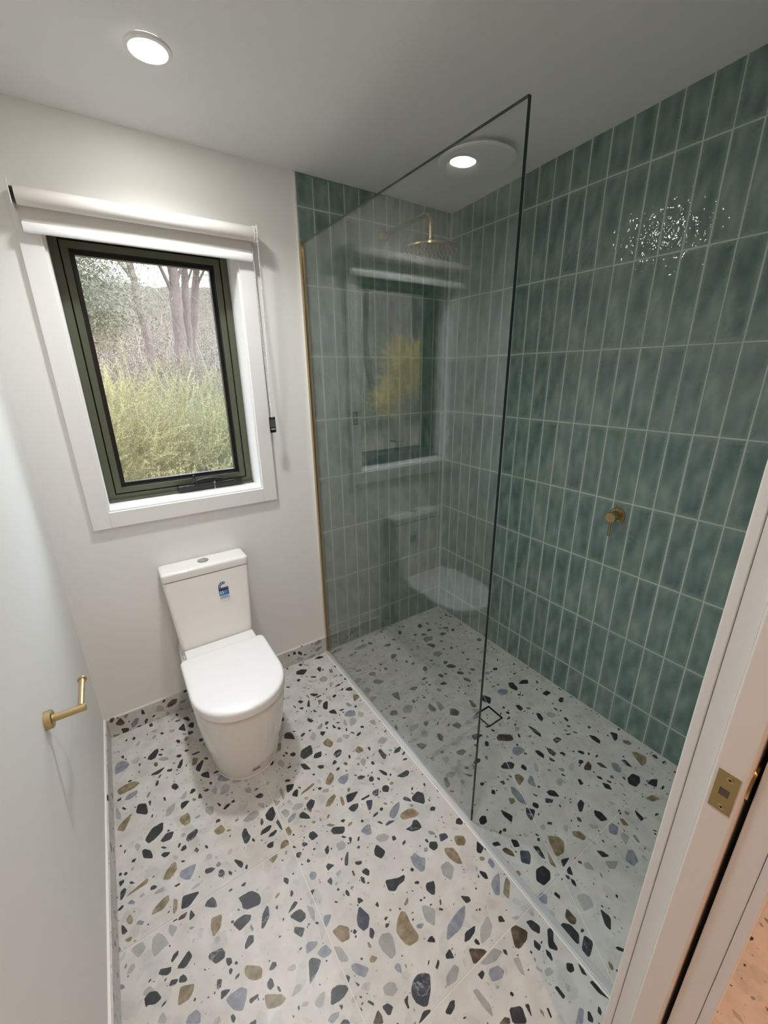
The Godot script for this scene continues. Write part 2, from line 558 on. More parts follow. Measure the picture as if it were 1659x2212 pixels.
	["d", 1193,1328,1210,1343,1202,1363,1182,1353],
	["d", 1284,1467,1317,1480,1285,1485,1271,1485],
	["d", 1275,1496,1294,1495,1277,1519,1266,1505],
	["d", 1262,1518,1268,1530,1257,1544,1252,1531],
	["t", 1401,1433,1425,1451,1425,1475,1407,1477,1389,1445],
	["d", 1412,1519,1428,1532,1432,1555,1408,1543],
	["g", 1233,1556,1260,1567,1267,1583,1254,1605,1216,1594],
	["d", 1264,1617,1270,1648,1238,1666,1237,1648],
	["b", 1126,1492,1148,1489,1157,1505,1136,1520,1122,1506],
	["k", 1154,1570,1179,1558,1180,1592,1164,1598,1153,1589],
	["d", 1805,796,1830,808,1816,855,1794,859,1786,824],
	["m", 1841,833,1882,825,1910,841,1888,864],
	["b", 1707,803,1734,799,1764,825,1745,846,1707,836],
	["d", 1597,788,1634,776,1653,816,1618,843,1604,809],
	["d", 1888,949,1924,948,1930,973,1890,972],
	["d", 1714,920,1732,930,1730,956,1708,961,1705,944],
	["d", 1757,1011,1770,1023,1758,1053,1735,1059,1739,1035],
	["d", 1913,1025,1937,1018,1952,1030,1927,1045,1909,1041],
	["g", 1795,1040,1820,1045,1827,1076,1796,1076,1784,1056],
	["d", 1663,1033,1675,1065,1674,1100,1658,1113,1653,1081],
	["k", 1488,999,1513,990,1562,1028,1545,1050,1525,1048,1482,1014],
	["m", 1691,1150,1720,1153,1727,1174,1684,1174],
	["d", 1845,1229,1863,1250,1860,1277,1840,1286,1836,1254],
	["m", 1938,1275,1958,1302,1930,1316,1907,1317],
	["d", 1837,1107,1850,1108,1847,1128,1832,1131],
	["b", 1496,1083,1515,1077,1540,1092,1543,1118,1491,1118,1483,1097],
	["d", 1574,1141,1590,1150,1593,1175,1575,1190,1568,1166],
	["k", 1630,1160,1642,1178,1641,1204,1618,1208,1616,1183],
	["d", 1653,1209,1670,1213,1671,1229,1658,1234],
	["d", 1600,1196,1605,1223,1597,1225,1587,1210],
	["m", 1390,1110,1416,1105,1442,1117,1450,1135,1424,1147,1390,1124],
	["g", 1517,1177,1530,1185,1508,1214,1489,1212],
	["b", 1429,1216,1460,1206,1464,1216,1436,1254,1423,1229],
	["t", 1409,1169,1428,1176,1429,1203,1387,1213,1393,1185],
	["k", 1680,1309,1721,1304,1712,1324,1687,1336,1667,1319],
	["k", 1739,1328,1756,1338,1754,1371,1737,1352],
	["b", 1791,1363,1809,1379,1799,1404,1776,1412,1765,1389],
	["m", 1837,1380,1855,1390,1843,1427,1832,1409],
	["t", 1912,1385,1932,1402,1941,1435,1909,1450,1879,1446],
	["d", 1777,1439,1814,1439,1825,1464,1798,1479,1765,1479,1755,1454],
	["d", 1828,1487,1878,1510,1830,1526,1819,1497],
	["t", 1747,1522,1787,1531,1793,1556,1755,1546],
	["d", 1673,1391,1688,1412,1675,1432,1659,1412],
	["b", 1351,1194,1364,1202,1362,1249,1347,1282,1330,1255,1334,1218],
	["d", 1604,1328,1615,1332,1606,1353,1589,1348],
	["t", 1307,1221,1326,1234,1319,1248,1294,1245],
	["d", 1669,1520,1663,1559,1643,1557,1652,1535],
	["b", 1530,1497,1550,1500,1554,1522,1520,1533,1505,1513],
	["g", 1531,1538,1550,1540,1556,1560,1512,1569],
	["b", 1464,1590,1505,1579,1520,1591,1499,1618,1467,1617],
	["g", 1404,1553,1443,1580,1410,1587,1394,1574],
	["g", 1337,1515,1357,1524,1350,1550,1330,1531],
	["t", 1586,1507,1598,1513,1591,1541,1574,1527],
	["d", 1210,374,1232,373,1261,409,1224,416,1206,395],
	["d", 1239,510,1279,512,1252,574,1237,539],
	["b", 1230,619,1267,612,1284,640,1244,667,1217,645],
	["g", 1171,748,1196,730,1240,737,1224,756,1185,761],
	["d", 1158,613,1179,604,1198,617,1186,643,1154,628],
	["n", 1342,684,1365,663,1371,715,1353,728,1336,711],
	["d", 1426,752,1446,758,1455,792,1429,808,1401,782],
	["t", 1393,682,1414,680,1411,730,1377,739],
	["d", 1269,835,1286,836,1288,861,1266,880,1258,861],
	["d", 1159,825,1181,833,1196,857,1165,864,1153,840],
	["d", 1363,833,1402,833,1404,861,1377,867],
	["g", 1216,785,1232,781,1249,801,1224,824,1202,806],
	["d", 1281,952,1316,957,1321,977,1289,982,1276,964],
	["d", 1489,454,1520,435,1521,461,1497,482],
	["d", 1627,503,1655,506,1671,543,1640,540,1618,517],
	["b", 1633,377,1673,380,1686,413,1637,422,1620,396],
	["d", 1533,534,1556,533,1558,560,1536,564],
	["d", 1337,534,1364,526,1390,543,1358,557],
	["t", 1666,240,1695,228,1738,251,1712,278,1660,272],
	["d", 1784,257,1814,252,1833,278,1790,283],
	["d", 1650,290,1679,298,1695,327,1667,345],
	["d", 1423,158,1462,152,1473,169,1449,182],
	["d", 1573,99,1602,80,1594,113,1569,126],
	["d", 1412,253,1432,250,1446,271,1413,287,1396,281],
	["d", 1717,118,1752,90,1754,130,1722,144],
	["g", 1114,416,1154,396,1165,425,1135,448],
	["t", 1107,483,1142,466,1166,486,1121,509],
	["d", 1150,1018,1166,1021,1151,1058,1132,1059,1137,1038],
	["d", 1546,762,1561,768,1555,817,1527,809],
	["d", 1496,593,1529,593,1535,615,1514,614],
	["d", 1257,750,1276,745,1284,761,1257,775],
	["m", 1306,1032,1331,1022,1345,1038,1333,1047,1304,1045],
	["d", 1399,927,1430,931,1450,955,1393,955],
	["d", 1232,1047,1250,1061,1262,1078,1244,1073],
	["g", 1208,939,1238,951,1227,970,1200,974],
	["g", 1158,1012,1188,1006,1210,1026,1181,1039],
	["b", 1122,323,1151,306,1170,328,1132,349],
	["d", 1021,32,1046,22,1069,32,1074,48,1046,47],
	["d", 994,118,1012,107,1022,119,1006,148,999,148],
	["d", 892,70,924,71,948,90,939,102,915,120,881,95],
	["t", 1050,160,1068,163,1059,199,1043,188],
	["g", 941,26,975,62,968,73,946,45],
	["g", 969,202,990,190,1009,197,1013,223,992,240,971,223],
	["g", 916,175,942,198,937,206,917,189],
	["d", 868,136,882,133,886,146,875,155,865,149],
	["g", 1037,231,1053,222,1071,221,1073,232,1056,238],
	["g", 993,264,1010,256,1030,264,1013,280],
	["d", 1015,303,1039,292,1055,301,1039,306],
	["d", 1050,352,1067,344,1086,348,1085,378,1064,370],
	["d", 1029,340,1044,332,1049,335,1039,349],
	["t", 1069,402,1089,417,1089,439,1048,450],
	["d", 883,280,891,272,919,294,919,303,896,304],
	["d", 895,310,925,309,934,316,907,321],
	["t", 862,268,872,275,871,303,866,291],
	["d", 810,286,827,283,837,303,819,309],
	["d", 837,344,857,311,865,311,849,355],
	["t", 901,331,921,349,891,373],
	["d", 902,391,915,370,935,365,938,376,917,415,909,417,901,407],
	["d", 912,435,925,433,944,437,942,473,916,450],
	["d", 958,455,977,457,987,465,968,468],
	["b", 1005,439,1015,431,1025,445,1028,469,1012,464],
	["d", 1033,480,1043,475,1049,481,1036,491],
	["b", 964,501,979,486,1007,487,1022,496,1020,518,1009,532,981,520],
	["g", 1018,540,1036,513,1055,542,1035,563],
	["g", 966,550,981,533,996,536,1004,558,988,573,960,576],
	["g", 935,546,954,517,957,546,945,564],
	["d", 805,420,813,412,830,445,813,449,803,430],
	["d", 864,493,873,482,885,488,882,497,864,504],
	["d", 891,518,896,520,900,544,887,540],
	["b", 822,497,846,481,859,477,850,497,836,509],
	["d", 941,601,948,603,956,615,951,622],
	["d", 955,636,967,627,986,629,977,638,962,642],
	["d", 799,335,806,330,822,338,811,352],
	["k", 909,515,922,517,932,524,918,526],
	["g", 1049,597,1075,601,1065,639,1049,619],
	["d", 1352,88,1370,70,1388,98,1366,105],
	["k", 1221,313,1241,306,1260,325,1239,349,1216,327],
	["g", 1253,82,1291,68,1312,93,1269,106],
	["d", 1119,45,1162,26,1165,35,1135,53],
	["d", 1479,21,1493,21,1498,43,1485,38],
	["d", 274,130,305,103,305,164],
	["d", 270,67,292,70,292,78,274,77],
	["d", 303,69,328,72,333,106,322,103],
	["d", 317,133,332,119,345,130,339,161,326,153],
	["d", 200,108,211,105,218,118,208,121],
	["d", 62,60,75,57,68,72],
	["g", 98,121,114,100,123,106,112,130],
	["g", 164,121,177,103,188,111,178,128],
	["g", 234,123,245,111,263,121,255,139],
	["g", 159,74,194,69,185,83],
	["k", 20,1893,29,1867,42,1882,31,1900],
	["k", 37,1914,63,1887,76,1926,59,1935],
	["t", 76,1890,84,1884,95,1884,88,1903,81,1904],
	["b", 94,1944,117,1923,133,1930,118,1961,97,1972],
	["d", 147,1891,156,1894,159,1923,144,1916],
	["d", 182,1952,191,1944,199,1951,187,1958],
	["d", 55,1952,60,1950,85,1961,78,1985,58,1984],
	["t", 21,1968,46,1972,42,1986,20,1983],
	["g", 202,1933,214,1898,240,1919,235,1944],
	["k", 250,1929,258,1910,280,1897,301,1906,293,1929,262,1937],
	["d", 235,1894,244,1881,252,1882,246,1898],
	["g", 237,1980,245,1953,259,1965,258,1980],
	["b", 305,1939,312,1925,341,1925,329,1944],
	["b", 1029,1900,1054,1879,1078,1881,1081,1896,1056,1909],
	["b", 1034,1943,1055,1926,1082,1927,1078,1940,1049,1952],
	["d", 929,1914,937,1901,953,1914,957,1935,946,1934],
	["d", 962,1944,968,1936,980,1939,975,1947],
	["d", 1024,1921,1032,1918,1035,1926],
	["g", 918,1952,931,1936,962,1963,946,1973],
	["g", 973,1981,1009,1962,1036,1963,1035,1983,999,1986],
]

# ---------------------------------------------------------------- materials
func noise(freq: float, sd: int, octaves := 3) -> FastNoiseLite:
	var f := FastNoiseLite.new()
	f.noise_type = FastNoiseLite.TYPE_SIMPLEX_SMOOTH
	f.seed = sd
	f.frequency = freq
	f.fractal_octaves = octaves
	return f

func noise_tex(freq: float, sd: int, a: Color, b: Color, size := 512, octaves := 4) -> NoiseTexture2D:
	var t := NoiseTexture2D.new()
	t.width = size
	t.height = size
	t.seamless = true
	t.noise = noise(freq, sd, octaves)
	var g := Gradient.new()
	g.set_color(0, a)
	g.set_color(1, b)
	t.color_ramp = g
	return t

func fill_poly(img: Image, occ: Image, pts: PackedVector2Array, color: Color, vary: float, vein: float, fn: FastNoiseLite) -> void:
	var y0 := INF
	var y1 := -INF
	for p in pts:
		y0 = minf(y0, p.y)
		y1 = maxf(y1, p.y)
	var w := img.get_width()
	var h := img.get_height()
	for y in range(int(floor(y0)), int(ceil(y1)) + 1):
		var xs := []
		var fy := y + 0.5
		for i in pts.size():
			var a := pts[i]
			var b := pts[(i + 1) % pts.size()]
			if (a.y <= fy) != (b.y <= fy):
				xs.append(a.x + (fy - a.y) / (b.y - a.y) * (b.x - a.x))
		xs.sort()
		for k in range(0, xs.size() - 1, 2):
			var xa := int(round(xs[k]))
			var xb := int(round(xs[k + 1]))
			if xb <= xa:
				continue
			occ.fill_rect(Rect2i(posmod(xa, w), posmod(y, h), xb - xa, 1), Color.WHITE)
			var x := xa
			while x < xb:
				var run := mini(3, xb - x)
				var nv := fn.get_noise_2d(x * 1.6, y * 1.6)
				var col := color
				col = col.lightened(nv * vary) if nv > 0 else col.darkened(-nv * vary)
				if vein > 0.0:
					var r := absf(fn.get_noise_2d(x * 0.55 + 700.0, y * 0.55))
					if r < 0.05:
						col = col.lerp(Color(0.75, 0.76, 0.78), vein * (1.0 - r / 0.05))
				img.fill_rect(Rect2i(posmod(x, w), posmod(y, h), run, 1), col)
				x += run

func rounded(pts: PackedVector2Array) -> PackedVector2Array:
	var out := PackedVector2Array()
	for i in pts.size():
		var a := pts[i]
		var b := pts[(i + 1) % pts.size()]
		out.append(a.lerp(b, 0.14))
		out.append(a.lerp(b, 0.86))
	return out

func blob(ctr: Vector2, r: float, sides: int) -> PackedVector2Array:
	var out := PackedVector2Array()
	var turn := rng.randf() * TAU
	var squash := rng.randf_range(0.38, 0.85)
	var tilt := rng.randf() * TAU
	for k in sides:
		var a := turn + TAU * (k + rng.randf_range(-0.28, 0.28)) / sides
		var p := Vector2(cos(a), sin(a) * squash) * r * rng.randf_range(0.75, 1.1)
		out.append(ctr + p.rotated(tilt))
	return rounded(out)

func terrazzo_image() -> Image:
	var s := 2048
	var px := s / 2.0
	rng.seed = 41
	var img := Image.create(s, s, false, Image.FORMAT_RGB8)
	var occ := Image.create(s, s, false, Image.FORMAT_L8)
	img.fill(rgb(213, 212, 207))
	var fn := noise(0.02, 5, 4)
	# pale ghosts of chips deep in the binder
	for i in 1500:
		var q := rng.randf()
		var col: Color = [rgb(218, 216, 211), rgb(206, 207, 201), rgb(209, 210, 207), rgb(217, 211, 207), rgb(202, 204, 199)][rng.randi() % 5]
		fill_poly(img, occ, blob(Vector2(rng.randf() * s, rng.randf() * s), (0.012 + 0.03 * q * q) * px, 5 + rng.randi() % 4), col, 0.05, 0.0, fn)
	occ.fill(Color.BLACK)
	var tone := {"d": rgb(46, 48, 52), "m": rgb(54, 57, 64), "n": rgb(64, 69, 84), "b": rgb(142, 148, 160), "g": rgb(171, 173, 169), "t": rgb(144, 128, 100), "k": rgb(84, 71, 54)}
	for chip in CHIPS:
		var pts := PackedVector2Array()
		for i in range(1, chip.size(), 2):
			pts.append(Vector2(chip[i], chip[i + 1]) * 0.001 * px)
		var col: Color = tone[chip[0]]
		var j := rng.randf_range(-0.05, 0.05)
		col = col.lightened(j) if j > 0 else col.darkened(-j)
		fill_poly(img, occ, rounded(pts), col, {"d": 0.16, "m": 0.3, "n": 0.2, "b": 0.16, "g": 0.08, "t": 0.32, "k": 0.35}[chip[0]], {"m": 0.75, "b": 0.3, "n": 0.25}.get(chip[0], 0.0), fn)
	# smaller chips between them
	for pass_ in [[200, 0.015, 0.026], [1100, 0.007, 0.015], [3200, 0.0018, 0.006]]:
		for i in pass_[0]:
			var ctr := Vector2(rng.randf() * s, rng.randf() * s)
			var r: float = rng.randf_range(pass_[1], pass_[2]) * px
			var free := true
			for k in 9:
				var p := ctr + (Vector2.from_angle(k * TAU / 8) * r * 1.15 if k < 8 else Vector2.ZERO)
				if occ.get_pixel(posmod(int(p.x), s), posmod(int(p.y), s)).r > 0.5:
					free = false
					break
			if not free:
				continue
			var q := rng.randf()
			var kind := "d" if q < 0.36 else "g" if q < 0.66 else "b" if q < 0.8 else "m" if q < 0.87 else "t" if q < 0.95 else "k"
			if pass_[1] < 0.003 and q > 0.36:
				kind = "g" if q < 0.9 else "t"
			var col: Color = tone[kind]
			if kind == "g":
				col = col.lightened(rng.randf_range(0.0, 0.3))
			fill_poly(img, occ, blob(ctr, r, 4 + rng.randi() % 3), col, 0.16, 0.6 if kind == "m" else 0.0, fn)
	return img

func terrazzo_material() -> StandardMaterial3D:
	var m := mat(Color.WHITE, 0.34)
	m.albedo_texture = ImageTexture.create_from_image(terrazzo_image())
	m.detail_enabled = true
	m.detail_blend_mode = BaseMaterial3D.BLEND_MODE_MUL
	m.detail_albedo = noise_tex(0.02, 9, Color(0.9, 0.9, 0.892), Color(1, 1, 1), 1024, 5)
	m.detail_uv_layer = BaseMaterial3D.DETAIL_UV_1
	return m

const VARIANTS := 12
func glaze_material() -> StandardMaterial3D:
	var tw := 96
	var th := 384
	var img := Image.create(tw * VARIANTS, th, false, Image.FORMAT_RGB8)
	var hgt := Image.create(tw * VARIANTS, th, false, Image.FORMAT_RF)
	var n1 := noise(0.022, 11, 2)
	var n2 := noise(0.075, 12, 3)
	var n3 := noise(0.030, 13, 2)
	var n4 := noise(0.011, 14, 2)
	var dark := rgb(84, 110, 104)
	var deep := rgb(97, 118, 120)
	var pale := rgb(138, 158, 147)
	rng.seed = 7
	for k in VARIANTS:
		var base := rng.randf_range(-0.06, 0.1)
		var deepness := rng.randf_range(0.0, 0.6)
		var off := k * 613.0
		for x in tw:
			for y in th:
				var a := n1.get_noise_2d(x * 0.46 + off, y * 0.2) * 0.95 + n2.get_noise_2d(x * 0.6 + off, y * 0.4) * 0.07 + base
				var rim := minf(minf(x, tw - 1 - x) / 15.0, minf(y, th - 1 - y) / 24.0) + n2.get_noise_2d(x * 0.7 + off, y * 0.7 + 50.0) * 0.45
				var f := clampf(0.48 + a * 0.66, 0.0, 1.0)
				f = lerpf(maxf(f, 0.86), f, clampf(rim, 0.0, 1.0))
				var low := dark.lerp(deep, clampf(deepness + n4.get_noise_2d(x + off, y) * 0.9, 0.0, 1.0))
				img.set_pixel(k * tw + x, y, low.lerp(pale, f))
				hgt.set_pixel(k * tw + x, y, Color(0.5 + 0.5 * n3.get_noise_2d(x * 0.95 + off, y * 0.7) + 0.035 * n2.get_noise_2d(x * 2.2, y * 2.2 + off), 0, 0))
	var m := mat(Color.WHITE, 0.035)
	m.albedo_texture = ImageTexture.create_from_image(img)
	m.heightmap_enabled = true
	m.heightmap_texture = ImageTexture.create_from_image(hgt)
	m.heightmap_scale = 0.11
	return m

func make_materials() -> void:
	M.paint = mat(rgb(234, 234, 230), 0.55)
	M.ceiling = mat(rgb(232, 232, 230), 0.8)
	M.trim = mat(rgb(234, 233, 230), 0.35)
	M.terrazzo = terrazzo_material()
	M.glaze = glaze_material()
	M.grout = mat(rgb(188, 196, 189), 0.8)
	M.floor_grout = mat(rgb(232, 229, 223), 0.8)
	M.ceramic = mat(rgb(238, 236, 231), 0.07)
	M.seat = mat(rgb(240, 239, 238), 0.22)
	M.brass = mat(rgb(180, 159, 114), 0.19, 1.0)
	M.brushed = mat(rgb(198, 176, 130), 0.3, 1.0)
	M.steel = mat(rgb(222, 222, 223), 0.34, 0.45)
	M.chrome = mat(rgb(200, 200, 200), 0.12, 1.0)
	M.frame_green = mat(rgb(80, 84, 66), 0.4)
	M.black = mat(rgb(14, 14, 15), 0.28)
	M.rubber = mat(rgb(12, 12, 13), 0.6)
	M.dark_metal = mat(rgb(44, 40, 34), 0.4, 0.6)
	M.blind = mat(rgb(214, 210, 203), 0.75)
	M.blind_rail = mat(rgb(240, 240, 240), 0.25)
	M.chain = mat(rgb(238, 236, 228), 0.3)
	M.door = mat(rgb(228, 222, 214), 0.4)
	M.lens = mat(rgb(255, 255, 255), 0.5)
	M.lens.emission_enabled = true
	M.lens.emission = Color(1, 0.985, 0.96)
	M.lens.emission_energy_multiplier = 110.0
	M.unseen_hall_lens = mat(rgb(255, 240, 220), 0.5)
	M.unseen_hall_lens.emission_enabled = true
	M.unseen_hall_lens.emission = Color(1, 0.8, 0.6)
	M.unseen_hall_lens.emission_energy_multiplier = 6.0
	var g := mat(Color(0.10, 0.26, 0.20, 0.085), 0.0)
	g.transparency = BaseMaterial3D.TRANSPARENCY_ALPHA
	g.metallic_specular = 0.5
	M.glass = g
	var wg := mat(Color(0.6, 0.62, 0.6, 0.03), 0.0)
	wg.transparency = BaseMaterial3D.TRANSPARENCY_ALPHA
	M.window_glass = wg
	M.glass_edge = mat(rgb(14, 34, 29), 0.1)

# ---------------------------------------------------------------- tiled walls
# A tile with a soft cushioned rim: corners in the wall's own (u, v), w is how far it stands out.
func tile_mesh(q: PackedVector2Array, thick: float, variant: int, span: Rect2) -> ArrayMesh:
	var b := MB.new()
	var e := 0.0028
	var ctr := (q[0] + q[1] + q[2] + q[3]) / 4.0
	var fr := []
	var rim := []
	var fu := []
	var ru := []
	for i in 4:
		var p := q[i]
		var s := Vector2(signf(p.x - ctr.x), signf(p.y - ctr.y))
		var inner := p - s * e
		fr.append(Vector3(inner.x, inner.y, thick))
		rim.append(Vector3(p.x, p.y, thick - e * 0.55))
		for pair in [[inner, fu], [p, ru]]:
			var l := Vector2((pair[0].x - span.position.x) / span.size.x, (pair[0].y - span.position.y) / span.size.y)
			pair[1].append(Vector2((variant + clampf(l.x, 0.01, 0.99)) / VARIANTS, 1.0 - clampf(l.y, 0.005, 0.995)))
	b.quad(fr[0], fr[1], fr[2], fr[3], Vector3.BACK, fu[0], fu[1], fu[2], fu[3])
	for i in 4:
		var j := (i + 1) % 4
		var d := (q[j] - q[i]).normalized()
		var out := Vector3(d.y, -d.x, 0)
		if out.dot(Vector3(ctr.x - q[i].x, ctr.y - q[i].y, 0)) > 0:
			out = -out
		var slope := (out * 0.75 + Vector3.BACK).normalized()
		b.quadn(fr[i], fr[j], rim[j], rim[i], Vector3.BACK, Vector3.BACK, slope, slope, fu[i], fu[j], ru[j], ru[i])
		b.quad(rim[i], rim[j], Vector3(rim[j].x, rim[j].y, 0), Vector3(rim[i].x, rim[i].y, 0), out, ru[i], ru[j], ru[j], ru[i])
	return b.mesh()

# Lays full and cut tiles over u0..u1 and from the floor to top(u); basis turns (u, v, w) into the room.
func lay_tiles(parent: Node3D, u0: float, u1: float, first: float, origin: Vector3, turn: Basis, top: Callable, sd: int) -> void:
	rng.seed = sd
	var joint := 0.0017
	var whole := {}
	var col := 0
	var u := first
	while u > u0 + 0.004:
		u -= TILE_W
	while u < u1 - 0.004:
		var a := maxf(u, u0) + joint
		var b := minf(u + TILE_W, u1) - joint
		if b - a > 0.004:
			for row in 9:
				var lo := ROW0 + TILE_H * (row - 1)
				var va := maxf(lo, 0.004) + joint
				var hi0: float = minf(lo + TILE_H - joint, top.call(a) - 0.001)
				var hi1: float = minf(lo + TILE_H - joint, top.call(b) - 0.001)
				if hi0 - va < 0.004:
					continue
				var k := rng.randi() % VARIANTS
				var full: bool = b - a > TILE_W - 3 * joint and lo >= 0.0 and hi0 >= lo + TILE_H - joint and hi1 >= lo + TILE_H - joint
				var span := Rect2(0, 0, TILE_W - 2 * joint, TILE_H - 2 * joint)
				var m: ArrayMesh
				if full and whole.has(k):
					m = whole[k]
				else:
					var q := PackedVector2Array([Vector2(0, 0), Vector2(b - a, 0), Vector2(b - a, hi1 - va), Vector2(0, hi0 - va)])
					if lo < 0.0:
						span.position.y = lo
					m = tile_mesh(q, 0.0072 + rng.randf() * 0.0006, k, span)
					if full:
						whole[k] = m
				var o := put("wall_tile", m, M.glaze, parent)
				o.transform = Transform3D(turn * Basis.from_euler(Vector3(rng.randf_range(-0.0016, 0.0016), rng.randf_range(-0.004, 0.004), 0)), origin + turn * Vector3(a, va, 0.0))
		u += TILE_W
		col += 1

# ---------------------------------------------------------------- floor
func shower_y(p: Vector2) -> float:
	var d := DRAIN
	var t := maxf(maxf((p.y - d.end.y) / (FRONT_Z - d.end.y), (d.position.y - p.y) / d.position.y), maxf((d.position.x - p.x) / (d.position.x - 1.108), (p.x - d.end.x) / (ROOM_W - d.end.x)))
	return -0.012 * (1.0 - clampf(t, 0.0, 1.0))

func floor_piece(poly: PackedVector2Array, parent: Node3D, sloped: bool, called := "floor_tile") -> void:
	for q in Geometry2D.offset_polygon(poly, -0.0013):
		var idx := Geometry2D.triangulate_polygon(q)
		if idx.is_empty():
			continue
		var b := MB.new()
		var p3 := func(p: Vector2) -> Vector3: return Vector3(p.x, shower_y(p) if sloped else 0.0, p.y)
		for i in range(0, idx.size(), 3):
			var a: Vector3 = p3.call(q[idx[i]])
			var c: Vector3 = p3.call(q[idx[i + 1]])
			var e: Vector3 = p3.call(q[idx[i + 2]])
			var nn := (c - a).cross(e - a).normalized()
			nn = nn if nn.y > 0 else -nn
			b.tri(a, c, e, nn, nn, nn, q[idx[i]] / 2.0, q[idx[i + 1]] / 2.0, q[idx[i + 2]] / 2.0)
		for i in q.size():
			var a: Vector3 = p3.call(q[i])
			var c: Vector3 = p3.call(q[(i + 1) % q.size()])
			var d := (c - a).normalized()
			var out := Vector3(d.z, 0, -d.x)
			if Geometry2D.is_point_in_polygon((q[i] + q[(i + 1) % q.size()]) / 2.0 + Vector2(out.x, out.z) * 0.0004, q):
				out = -out
			b.quad(a, c, c + Vector3.DOWN * 0.008, a + Vector3.DOWN * 0.008, out, q[i] / 2.0, q[(i + 1) % q.size()] / 2.0, q[(i + 1) % q.size()] / 2.0, q[i] / 2.0)
		put(called, b.mesh(), M.terrazzo, parent)

func rect_poly(x0: float, z0: float, x1: float, z1: float) -> PackedVector2Array:
	return PackedVector2Array([Vector2(x0, z0), Vector2(x1, z0), Vector2(x1, z1), Vector2(x0, z1)])

func build_floor() -> void:
	var f := setting("floor", "terrazzo tiled floor with dark, tan and grey stone chips", "floor")
	var base := MB.new()
	base.box(Vector3(-0.15, -0.15, -0.2), Vector3(1.104, -0.0013, 1.9))
	base.box(Vector3(1.104, -0.15, -0.2), Vector3(2.15, -0.022, 1.9))
	# sloped bed under the shower tiles
	var o := [Vector2(1.104, 0), Vector2(2.0, 0), Vector2(2.0, FRONT_Z), Vector2(1.104, FRONT_Z)]
	var d := [DRAIN.position, Vector2(DRAIN.end.x, DRAIN.position.y), DRAIN.end, Vector2(DRAIN.position.x, DRAIN.end.y)]
	for i in 4:
		var j := (i + 1) % 4
		var q := []
		for p in [o[i], o[j], d[j], d[i]]:
			q.append(Vector3(p.x, shower_y(p) - 0.0013, p.y))
		base.quad(q[0], q[1], q[2], q[3], Vector3.UP)
	put("grout_bed", base.mesh(), M.floor_grout, f)
	var zs := [0.0] + JOINT_Z + [2.02]
	for i in zs.size() - 1:
		for xx in [[0.0, JOINT_X], [JOINT_X, 1.1]]:
			var z1: float = zs[i + 1]
			floor_piece(rect_poly(xx[0], zs[i], xx[1], minf(z1, 1.86)), f, false)
	var hole := rect_poly(DRAIN.position.x, DRAIN.position.y, DRAIN.end.x, DRAIN.end.y)
	for s in 4:
		var sector := PackedVector2Array([o[s], o[(s + 1) % 4], d[(s + 1) % 4], d[s]])
		for i in zs.size() - 1:
			for xx in [[1.121, 1.5555], [1.5555, ROOM_W]]:
				for part in Geometry2D.intersect_polygons(sector, rect_poly(xx[0], zs[i], xx[1], minf(zs[i + 1], FRONT_Z))):
					if part.size() >= 3:
						floor_piece(part, f, true)
	# metal angle between the bathroom floor and the shower floor
	var t := setting("trim_1", "brushed aluminium floor strip along the edge of the shower", "floor strip")
	var a := MB.new()
	a.rbox(Vector3(1.0985, -0.01, 0.0115), Vector3(1.1205, 0.0105, FRONT_Z - 0.001), 0.0014, 2)
	put("angle", a.mesh(), M.steel, t)
	put("caulk", MB.new().box(Vector3(1.0945, -0.005, 0.012), Vector3(1.0985, 0.0012, FRONT_Z - 0.002)).mesh(), M.floor_grout, t)
	# drain with a terrazzo insert
	var g := thing("floor_drain", "square dark-framed shower drain with a terrazzo insert", "drain", Vector3(DRAIN.get_center().x, -0.012, DRAIN.get_center().y))
	var h := DRAIN.size * 0.5 - Vector2(0.002, 0.002)
	var fr := MB.new()
	for k in 4:
		var along := k < 2
		var s := -1.0 if k % 2 == 0 else 1.0
		if along:
			fr.box(Vector3(-h.x, -0.03, s * h.y - 0.0018), Vector3(h.x, 0.0008, s * h.y + 0.0018))
		else:
			fr.box(Vector3(s * h.x - 0.0018, -0.03, -h.y + 0.0018), Vector3(s * h.x + 0.0018, 0.0008, h.y - 0.0018))
	put("drain_frame", fr.mesh(), M.dark_metal, g)
	var ins := MB.new()
	var i2 := h - Vector2(0.0065, 0.0065)
	var uv := DRAIN.get_center()
	ins.box(Vector3(-i2.x, -0.028, -i2.y), Vector3(i2.x, -0.001, i2.y))
	for k in ins.v.size():
		ins.t[k] = (uv + Vector2(ins.v[k].x, ins.v[k].z)) / 2.0
	put("tile_insert", ins.mesh(), M.terrazzo, g)
	put("drain_well", MB.new().box(Vector3(-h.x, -0.034, -h.y), Vector3(h.x, -0.0285, h.y)).mesh(), M.rubber, g)

func skirting(called: String, label: String, lo: Vector3, hi: Vector3, cuts: Array, along_x: bool, v0: float) -> void:
	var s := setting(called, label, "skirting")
	for i in cuts.size() - 1:
		var a := lo
		var b := hi
		if along_x:
			a.x = cuts[i] + 0.0008
			b.x = cuts[i + 1] - 0.0008
		else:
			a.z = cuts[i] + 0.0008
			b.z = cuts[i + 1] - 0.0008
		var m := MB.new().box(a, b)
		for k in m.v.size():
			var along: float = m.v[k].x if along_x else m.v[k].z
			m.t[k] = Vector2(along / 2.0, v0 - m.v[k].y / 2.0)
		put("skirting_tile", m.mesh(), M.terrazzo, s)
	# painted bead that seals the top edge
	var c := MB.new()
	if along_x:
		c.box(Vector3(lo.x, hi.y, lo.z), Vector3(hi.x, hi.y + 0.002, hi.z - 0.0085))
	else:
		c.box(Vector3(lo.x, hi.y, lo.z), Vector3(hi.x - 0.004, hi.y + 0.004, hi.z))
	put("caulk", c.mesh(), M.paint, s)

